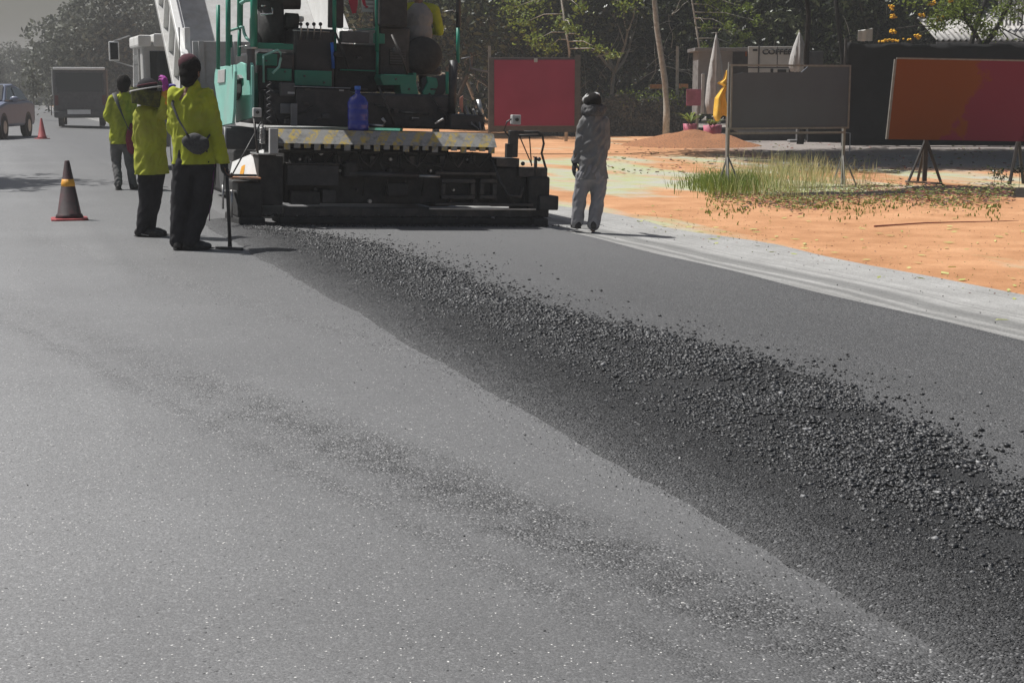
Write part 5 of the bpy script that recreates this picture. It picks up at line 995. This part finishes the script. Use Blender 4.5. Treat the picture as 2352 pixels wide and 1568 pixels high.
def shirt(t, V_, TM, ch, pv, m, hem, s_=1., wid=.20, dep=.13, slr=(.075, .062, .050), seed=0., cuff=.96, hemw=None, voxel=.010, wr=.017, name='shirt', coll=True):
    mb = MB(); hemw = hemw or wid; zs = np.linspace(ch.z+.13, hem-.05, 9)
    rings = []
    for i, z in enumerate(zs):
        f = i/8; c = ch.lerp(pv, min(1, (ch.z-z)/max(.05, ch.z-pv.z)) if z < ch.z else 0); c = Vector((c.x, c.y, z)); w_ = np.interp(f, [0, .15, .35, .7, 1], [wid*.62, wid*.95, wid, wid*.93, hemw]); d_ = np.interp(f, [0, .2, .5, 1], [dep*.6, dep*.92, dep, dep*1.02])
        rings.append([mb.b.verts.new(c+TM.to_3x3() @ Vector((math.cos(a)*w_, math.sin(a)*d_, 0))) for a in np.linspace(0, 2*math.pi, 24, endpoint=False)])
    for i in range(8):
        for j in range(24): mb.b.faces.new((rings[i][j], rings[i][(j+1) % 24], rings[i+1][(j+1) % 24], rings[i+1][j]))
    mb.b.faces.new(rings[0]); mb.b.faces.new(rings[-1][::-1])
    for sd_ in 'LR':
        a, b, c = V_['sh'+sd_], V_['el'+sd_], V_['wr'+sd_]; mb.cap(a, b, slr[0]*s_, slr[1]*s_); e = b.lerp(c, cuff); mb.cap(b, e, slr[1]*s_, slr[2]*s_); mb.cap(a, V_['neck']-Vector((0, 0, .04)), slr[0]*s_*.9, .06)
    if coll: mb.cap(V_['neck']-Vector((0, 0, .04)), V_['neck']+Vector((0, 0, .012)), .078*s_, .066*s_)
    o = mb.build(name, m, t); finish(o, voxel, 2, wr, 9, seed)
    # flat hem: cut below
    bm = bmesh.new(); bm.from_mesh(o.data); bmesh.ops.bisect_plane(bm, geom=bm.verts[:]+bm.edges[:]+bm.faces[:], plane_co=(0, 0, hem-.03), plane_no=(0, .03, -1), clear_outer=True)
    bm.to_mesh(o.data); bm.free(); md = o.modifiers.new('thick', 'SOLIDIFY'); md.thickness = .004; return o
def trousers(t, V_, TM, pv, m, waist, rs=(.100, .078, .066), seed=0., voxel=.011, wr=.008, top=.155, dep=.115):
    mb = MB()
    for z in np.linspace(waist, V_['hipL'].z-.06, 5): mb.ell(Vector((pv.x, pv.y, z)), (top, dep, .07), TM, 18)
    for sd_ in 'LR':
        a, b, c = V_['hip'+sd_]-Vector((0, 0, .03)), V_['kn'+sd_], V_['an'+sd_]+Vector((0, 0, .015)); mb.cap(a, b, rs[0], rs[1]); mb.cap(b, c, rs[1], rs[2])
    o = mb.build('trousers', m, t); finish(o, voxel, 2, wr, 10, seed); return o
def shoe(t, an, to, m, h=.055, name='shoe', w_=.046):
    d = to-an; d.z = 0; L = d.length; d.normalize(); s_ = Vector((-d.y, d.x, 0)); Mx = Matrix((s_, d, Vector((0, 0, 1)))).transposed().to_4x4(); z0 = 0
    a0 = Vector((an.x, an.y, 0)); mb = MB(); mb.ell(a0-d*.02+Vector((0, 0, .045)), (w_*.85, .062, .05), Mx, 14); mb.ell(a0+d*L*.5+Vector((0, 0, .040)), (w_*.92, .085, .045), Mx, 14); mb.ell(a0+d*(L-.01)+Vector((0, 0, .032)), (w_, .062, .034), Mx, 14); mb.cap(a0+Vector((0, 0, .06)), a0+Vector((0, 0, .06+h)), w_*.95, w_*.95)
    o = mb.build(name, m, t); finish(o, .008, 2)
    for v_ in o.data.vertices: v_.co.z = max(v_.co.z, .002)
    sb_ = MB(); sb_.ell(a0+d*L*.48+Vector((0, 0, .012)), (w_*1.08, L*.5+.085, .012), Mx, 20); sb_.build('sole', M_rubber, o, smooth=True); return o
def belt(name, pts, w_, th, m, parent=None):
    mb = MB(); mb.tube(pts, w_, 8, None, th/w_); o = mb.build(name, m, parent, smooth=True); return o

# ---- worker 1: tall man in front, holding the rake
f1 = G(432, 577); f1.z = .012
J1 = dict(head=(437, 164, 0), neck=(440, 199, 0), shL=(406, 221, 0), shR=(474, 224, .03), elL=(402, 296, .14), wrL=(420, 330, .34), elR=(497, 305, .0), wrR=(512, 372, .02), hipL=(424, 372, 0), hipR=(470, 372, .03), knL=(414, 468, .02), knR=(462, 476, .05), anL=(408, 556, 0), anR=(437, 556, .0), toL=(413, 566, .15), toR=(474, 573, .05))
t, V_, P_, Mx, TM, ch, pv = person('tall worker in yellow shirt and maroon knit cap, back to the camera, nearest', f1, J1, (.25, 1, -.15), 1.05, dict(L=((.2, .8, .2), (1, 0, .2), .9, 1), R=((.10, .02, -1), (.9, .3, 0), 1.25, 1)))
shirt(t, V_, TM, ch, pv, M_hiviz, V_['hipL'].z+.015, 1.05, .200, .130, (.078, .064, .054), 1., .98, .205)
trousers(t, V_, TM, pv, M_dcloth, V_['hipL'].z+.10, (.108, .088, .074), 2., top=.175, dep=.12)
shoe(t, V_['anL'], V_['toL'], M_boot); shoe(t, V_['anR'], V_['toR'], M_boot, w_=.052)
mb = MB(); mb.ell(P_(0, -.008, .035), (.092, .108, .112), Mx, 24); mb.ell(P_(0, -.03, -.03), (.084, .085, .10), Mx, 20); mb.ell(P_(0, -.05, -.09), (.066, .06, .06), Mx, 16); o = mb.build('knit_cap', M_hair, t); finish(o, .008, 2, .003, 30)
mb = MB(); mb.ell(P_(-.012, -.008, .065), (.090, .105, .090), Mx, 24); o = mb.build('cap_crown', M_knit, t); finish(o, .008, 1, .002, 30)
mb = MB(); hand(mb, V_['wrR']-Vector((.01, 0, -.01)), (.10, .02, -1), (.9, .3, 0), 1.25, 1, 1.18); mb.cap(V_['wrR']-Vector((.008, 0, -.06)), V_['wrR'], .036, .034); o = mb.build('glove', M_glove, t); finish(o, .006, 1)
MB().tube([V_['hipR']+Vector((.10, -.05, .0)), V_['hipR']*.5+V_['knR']*.5+Vector((.093, -.035, 0)), V_['knR']+Vector((.088, -.03, .05)), V_['knR']+Vector((.078, -.04, -.12))], .007, 5, None, .5).build('trouser_stripe', mat('red_violet_piping', (.10, .01, .10), .7), t)
# shoulder bag of worker 1 (back)
bz = at(447, 331, f1.y-.20); bag = thing('shoulder_bag', 'small black spotted shoulder bag on the back of the tall worker', 'bag', bz); mb = MB(); 
for a, b, c, r_ in ((0, 0, 0, .085), (.035, 0, -.01, .085), (-.035, 0, .02, .075), (.0, 0, .03, .08), (.05, 0, .01, .07), (.02, 0, -.035, .07)): mb.ell((a, .02, c), (r_*1.1, .045, r_*.85), None, 16)
o = mb.build('pouch', M_bagcloth, bag); finish(o, .008, 3, .003, 14)
sl_ = at(402, 214, f1.y-.02)-bz; S_ = [sl_+Vector((.01, .12, .0)), sl_+Vector((0, .02, .025)), at(396, 240, f1.y-.10)-bz, at(410, 275, f1.y-.165)-bz, at(428, 305, f1.y-.19)-bz, Vector((-.05, -.015, .07))]
belt('strap', S_, .013, .004, M_bagcloth, bag); belt('strap', [Vector((.10, .01, .02)), at(476, 318, f1.y-.11)-bz, at(489, 300, f1.y-.02)-bz, at(486, 270, f1.y+.10)-bz], .011, .004, M_bagcloth, bag)
# the rake in his right hand
hnd = f1+V_['wrR']+Vector((.025, .035, -.08)); foot_ = at(528, 556, f1.y+.12); foot_.z = .045; rk = thing('asphalt_rake', 'dark asphalt rake held upright by the tall worker', 'rake', Vector((foot_.x, foot_.y, 0)))
R0 = Vector((foot_.x, foot_.y, 0)); hb = foot_-R0; ht = hnd-R0; ht = ht+(ht-hb)*.12
MB().tube([hb, hb.lerp(ht, .5), ht], .016, 8).build('handle', M_black, rk, smooth=True)
hw = at(498, 551, foot_.y)-R0; MB().prism([(-.13, -.03, .0), (.13, -.16, .0), (.145, -.13, .0), (-.115, .0, .0)], (0, 0, .035)).build('head', M_black, rk, .005); MB().prism([hb+Vector((-.012, -.01, .12)), hb+Vector((.012, -.01, .12)), hb+Vector((.02, -.01, -.03)), hb+Vector((-.02, -.01, -.03))], (0, .012, 0)).build('socket', M_black, rk)
# ---- worker 2: woman with raised arm and wide hat
f2 = G(343, 546); f2.z = .012
J2 = dict(head=(341, 216, 0), neck=(340, 246, 0), shL=(325, 262, -.06), shR=(357, 264, .08), elL=(318, 320, -.02), wrL=(340, 352, .16), elR=(375, 262, -.04), wrR=(379, 214, -.05), hipL=(334, 382, -.04), hipR=(360, 382, .07), knL=(337, 462, -.02), knR=(352, 462, .05), anL=(327, 532, -.03), anR=(343, 528, .05), toL=(364, 541, -.02), toR=(372, 534, .08))
t, V_, P_, Mx, TM, ch, pv = person('worker in long yellow shirt holding a wide hat, arm raised, between the other two', f2, J2, (.85, .7, 0), .90, dict(L=((.5, .8, .2), (1, 0, .2), .9, 1), R=((.10, -.05, 1), (-.7, .3, 0), 1.0, -1)), headsc=.93)
shirt(t, V_, TM, ch, pv, M_hiviz2, V_['hipL'].z-.045, .90, .158, .140, (.072, .060, .044), 5., .78, .172, wr=.018)
trousers(t, V_, TM, pv, M_dcloth, V_['hipL'].z+.08, (.086, .074, .060), 6., top=.12, dep=.105, wr=.009)
shoe(t, V_['anL'], V_['toL'], M_boot, .03, w_=.042); shoe(t, V_['anR'], V_['toR'], M_boot, .03, w_=.042)
MB().tube([V_['anL']+Vector((.0, -.05, -.02)), V_['anL']+Vector((.07, -.045, -.035))], .012, 6, None, .4).build('shoe_strap', M_sandal, t)
c = V_['elR'].lerp(V_['wrR'], .55); MB().cap(c, V_['wrR'], .045, .036).build('cuff', M_cuff, t, smooth=True)
mb = MB(); hand(mb, V_['wrR'], (.10, -.05, 1), (-.7, .3, 0), 1.0, -1, 1.15); o = mb.build('glove', M_pglove, t); finish(o, .006, 1); MB().ell(V_['wrR']+Vector((.07, .0, .07)), (.04, .02, .018), n=12).build('glove_cuff', M_pcuff, t, smooth=True)
hc = P_(0, -.01, .075); mb = MB(); Mb = Euler((.0, -.16, 0)).to_matrix().to_4x4(); mb.ell(hc, (.098, .102, .085), Mb, 20); hat = mb.build('hat', M_dcloth, t, smooth=True)
mb = MB(); mb.cyl(hc+Vector((-.0, 0, -.02))-Mb.to_3x3() @ Vector((0, 0, .006)), hc+Vector((0, 0, -.02))+Mb.to_3x3() @ Vector((0, 0, .006)), .175, .170, 28); mb.build('brim', M_lgrey, hat, .003)
MB().ell(hc+Vector((0, 0, .02)), (.102, .106, .022), Mb, 20).build('hat_band', M_knit, hat, smooth=True)
mb = MB(); V = []; n1, n2 = 40, 10
for i in range(n1+1):
    a = math.pi*(.62+1.25*i/n1)
    for j in range(n2+1): f = j/n2; rr_ = .165-.02*f+.012*math.sin(a*9)*f; V.append((hc.x+math.cos(a)*rr_, hc.y+math.sin(a)*rr_, hc.z-.025-f*.155+.03*math.cos(a)*-1*.8))
k = n2+1; i, j = np.meshgrid(np.arange(n1), np.arange(n2), indexing='ij'); q = (i*k+j).ravel(); o = np_mesh('neck_flap', np.array(V), np.stack([q, q+1, q+k+1, q+k], 1), M_flap, hat, True); md = o.modifiers.new('thick', 'SOLIDIFY'); md.thickness = .004
# ---- worker 3: further back, grey strap
f3 = G(290, 437); f3.z = .012
J3 = dict(head=(286, 194, 0), neck=(284, 217, 0), shL=(259, 228, 0), shR=(300, 229, .05), elL=(246, 266, -.06), wrL=(268, 290, .12), elR=(308, 270, .05), wrR=(306, 302, .2), hipL=(266, 322, 0), hipR=(292, 322, .03), knL=(268, 372, .05), knR=(298, 376, .04), anL=(272, 424, -.12), anR=(306, 428, .05), toL=(272, 434, .08), toR=(314, 436, .14))
t, V_, P_, Mx, TM, ch, pv = person('dark haired worker in yellow shirt with a grey cross strap, furthest left', f3, J3, (.15, 1, 0), 1.0, dict(L=((.7, .7, -.2), (0, .6, .6), .8, 1), R=((.1, .8, -.4), (-.6, 0, .5), .8, 1)))
shirt(t, V_, TM, ch, pv, M_hiviz, V_['hipL'].z-.02, 1.0, .170, .13, (.072, .060, .048), 8., .85, .178, wr=.017)
trousers(t, V_, TM, pv, M_gcloth, V_['hipL'].z+.08, (.088, .070, .058), 9., top=.13, dep=.105, wr=.009)
shoe(t, V_['anL'], V_['toL'], M_boot); shoe(t, V_['anR'], V_['toR'], M_boot)
mb = MB(); mb.ell(P_(0, -.02, .030), (.096, .112, .110), Mx, 20); mb.ell(P_(0, -.045, -.02), (.09, .075, .10), Mx, 16); o = mb.build('hair', M_hair, t); finish(o, .01, 2, .006, 30)
bz = at(303, 322, f3.y-.10); bag = thing('shoulder_bag', 'maroon bag hanging at the hip of the furthest yellow shirted worker', 'bag', bz); mb = MB(); mb.ell((0, 0, 0), (.09, .07, .21), None, 18); mb.ell((.0, 0, -.07), (.085, .065, .13), None, 18); mb.ell((0, 0, .12), (.045, .045, .13), None, 14); o = mb.build('sack', M_maroonbag, bag); finish(o, .012, 2, .006, 12)
belt('strap', [at(264, 214, f3.y+.10)-bz, at(262, 215, f3.y-.03)-bz, at(268, 232, f3.y-.135)-bz, at(280, 262, f3.y-.16)-bz, at(293, 292, f3.y-.15)-bz, Vector((-.02, -.02, .12))], .032, .006, M_dgrey, bag)
# ---- worker 4: grey work clothes on the shoulder
f4 = G(1346, 526, gl(3.7)+.045); 
J4 = dict(head=(1360, 238, 0), neck=(1363, 262, 0), shL=(1342, 279, 0), shR=(1388, 280, .05), elL=(1330, 328, .0), wrL=(1321, 372, .02), elR=(1394, 330, .12), wrR=(1380, 350, .30), hipL=(1342, 398, 0), hipR=(1376, 398, .03), knL=(1331, 460, .03), knR=(1373, 458, .03), anL=(1326, 512, .03), anR=(1363, 518, .0), toL=(1319, 520, .16), toR=(1360, 526, .16))
t, V_, P_, Mx, TM, ch, pv = person('worker in dusty grey clothes, pale cap and scarf, right of the paver', f4, J4, (-.30, 1, -.1), .95, dict(L=((-.15, .1, -1), (.8, .3, 0), .8, 1), R=((-.1, .9, .1), (-.7, 0, .4), .8, -1)), headsc=.9)
shirt(t, V_, TM, ch, pv, M_khaki, V_['hipL'].z-.03, .95, .158, .120, (.066, .052, .042), 12., .95, .182, wr=.018, name='jacket')
trousers(t, V_, TM, pv, M_khaki2, V_['hipL'].z+.06, (.094, .076, .070), 13., top=.15, dep=.115, wr=.010)
shoe(t, V_['anL'], V_['toL'], M_boot); shoe(t, V_['anR'], V_['toR'], M_boot)
for v_ in ():
    pass
mb = MB(); hand(mb, V_['wrL'], (-.15, .1, -1), (.8, .3, 0), .8, 1, 1.2); mb.cap(V_['wrL']+Vector((.01, 0, .05)), V_['wrL'], .036, .034); o = mb.build('glove', M_glove, t); finish(o, .006, 1)
mb = MB(); mb.ell(P_(0, -.01, -.055), (.095, .108, .065), Mx, 20); mb.ell(P_(.01, -.02, -.10), (.125, .105, .055), Mx, 20); mb.ell(P_(.075, -.02, -.065), (.085, .08, .055), Mx, 16); mb.ell(P_(-.05, .02, -.07), (.08, .09, .07), Mx, 16); o = mb.build('scarf', M_scarf, t); finish(o, .009, 1, .008, 16)
MB().ell(P_(0, -.02, .03), (.094, .108, .092), Mx, 20).build('hair', M_hair, t, smooth=True)
mb = MB(); c = P_(0, .0, .085); Mb = Euler((.0, -.25, 0)).to_matrix().to_4x4(); mb.ell(c, (.090, .100, .040), Mb, 18); mb.cap(P_(-.02, .06, .070), P_(-.04, .13, .055), .05, .035); o = mb.build('cap', M_lgrey, t); finish(o, .008, 2, .004, 20)
# ---- operator on the paver seat (upper body cut by the picture's top edge)
so_w = PM @ Vector((so_.x, 1.62, PL(966, 160, 1.6).z+.02)); f5 = so_w.copy(); f5.z += .13
t5 = thing('person', 'paver operator seated with back to the camera, grey vest over yellow shirt', 'person', f5, TH*.6); mb = MB(); P_, Mx = head(mb, Vector((0, .02, .78)), (0, 1, 0)); mb.cap((0, .01, .70), (0, 0, .60), .052, .06)
mb.ell((0, 0, .48), (.15, .095, .16)); mb.ell((0, 0, .28), (.13, .09, .18)); mb.ell((0, .02, .12), (.16, .12, .12))
Jl = {}
for sg in (-1, 1): mb.cap((sg*.19, 0, .54), (sg*.26, .08, .30), .045, .036); mb.cap((sg*.26, .08, .30), (sg*.22, .34, .30), .036, .026); hand(mb, Vector((sg*.22, .34, .30)), (0, 1, 0), (0, 0, -1), .9, sg); mb.cap((sg*.10, .05, .10), (sg*.12, .46, .10), .085, .055); mb.cap((sg*.12, .46, .10), (sg*.12, .50, -.34), .05, .035); mb.cap((sg*.12, .49, -.36), (sg*.12, .62, -.38), .032, .028)
o = mb.build('body', M_skin, t5); finish(o, .009, 1)
mb = MB()
for sg in (-1, 1): mb.cap((sg*.19, 0, .54), (sg*.26, .08, .30), .066, .055); mb.cap((sg*.26, .08, .30), (sg*.225, .30, .30), .055, .042); mb.cap((sg*.19, 0, .54), (0, 0, .58), .065, .06)
mb.ell((0, 0, .46), (.165, .11, .17)); o = mb.build('shirt', M_hiviz, t5); finish(o, .012, 2, .006, 9)
mb = MB(); mb.ell((0, -.01, .44), (.175, .128, .19), n=20); mb.ell((0, -.01, .28), (.165, .125, .20), n=20); mb.ell((0, -.01, .15), (.165, .125, .12), n=20); o = mb.build('vest', M_mgrey, t5); finish(o, .012, 2, .006, 9)
mb = MB()
for sg in (-1, 1): mb.cap((sg*.10, .05, .10), (sg*.12, .46, .10), .098, .07); mb.cap((sg*.12, .46, .10), (sg*.12, .50, -.32), .066, .056)
mb.ell((0, .02, .10), (.17, .13, .09)); o = mb.build('trousers', M_dcloth, t5); finish(o, .012, 2, .006, 9)
mb = MB(); mb.ell((0, .0, .83), (.09, .105, .09)); mb.build('hair', M_hair, t5, smooth=True)
for sg in (-1, 1): MB().ell((sg*.12, .56, -.39), (.05, .13, .045), n=14).build('shoe', M_boot, t5, smooth=True)
# ------------------------------------------------------------------ dusty air
t = NT('dusty_air'); nt_ = t.t; nt_.nodes.remove(t.p); pv_ = nt_.nodes.new('ShaderNodeVolumePrincipled'); pv_.inputs['Color'].default_value = (.86, .86, .85, 1); pv_.inputs['Density'].default_value = .0014; pv_.inputs['Anisotropy'].default_value = .2
nt_.links.new(pv_.outputs[0], nt_.nodes['Material Output'].inputs['Volume'])
o = MB().box2((-560, -210, -1.2), (560, 700, 14.5)).build('haze', t.m); tag(o, 'thin dusty air over the road and the yard', kind='stuff')
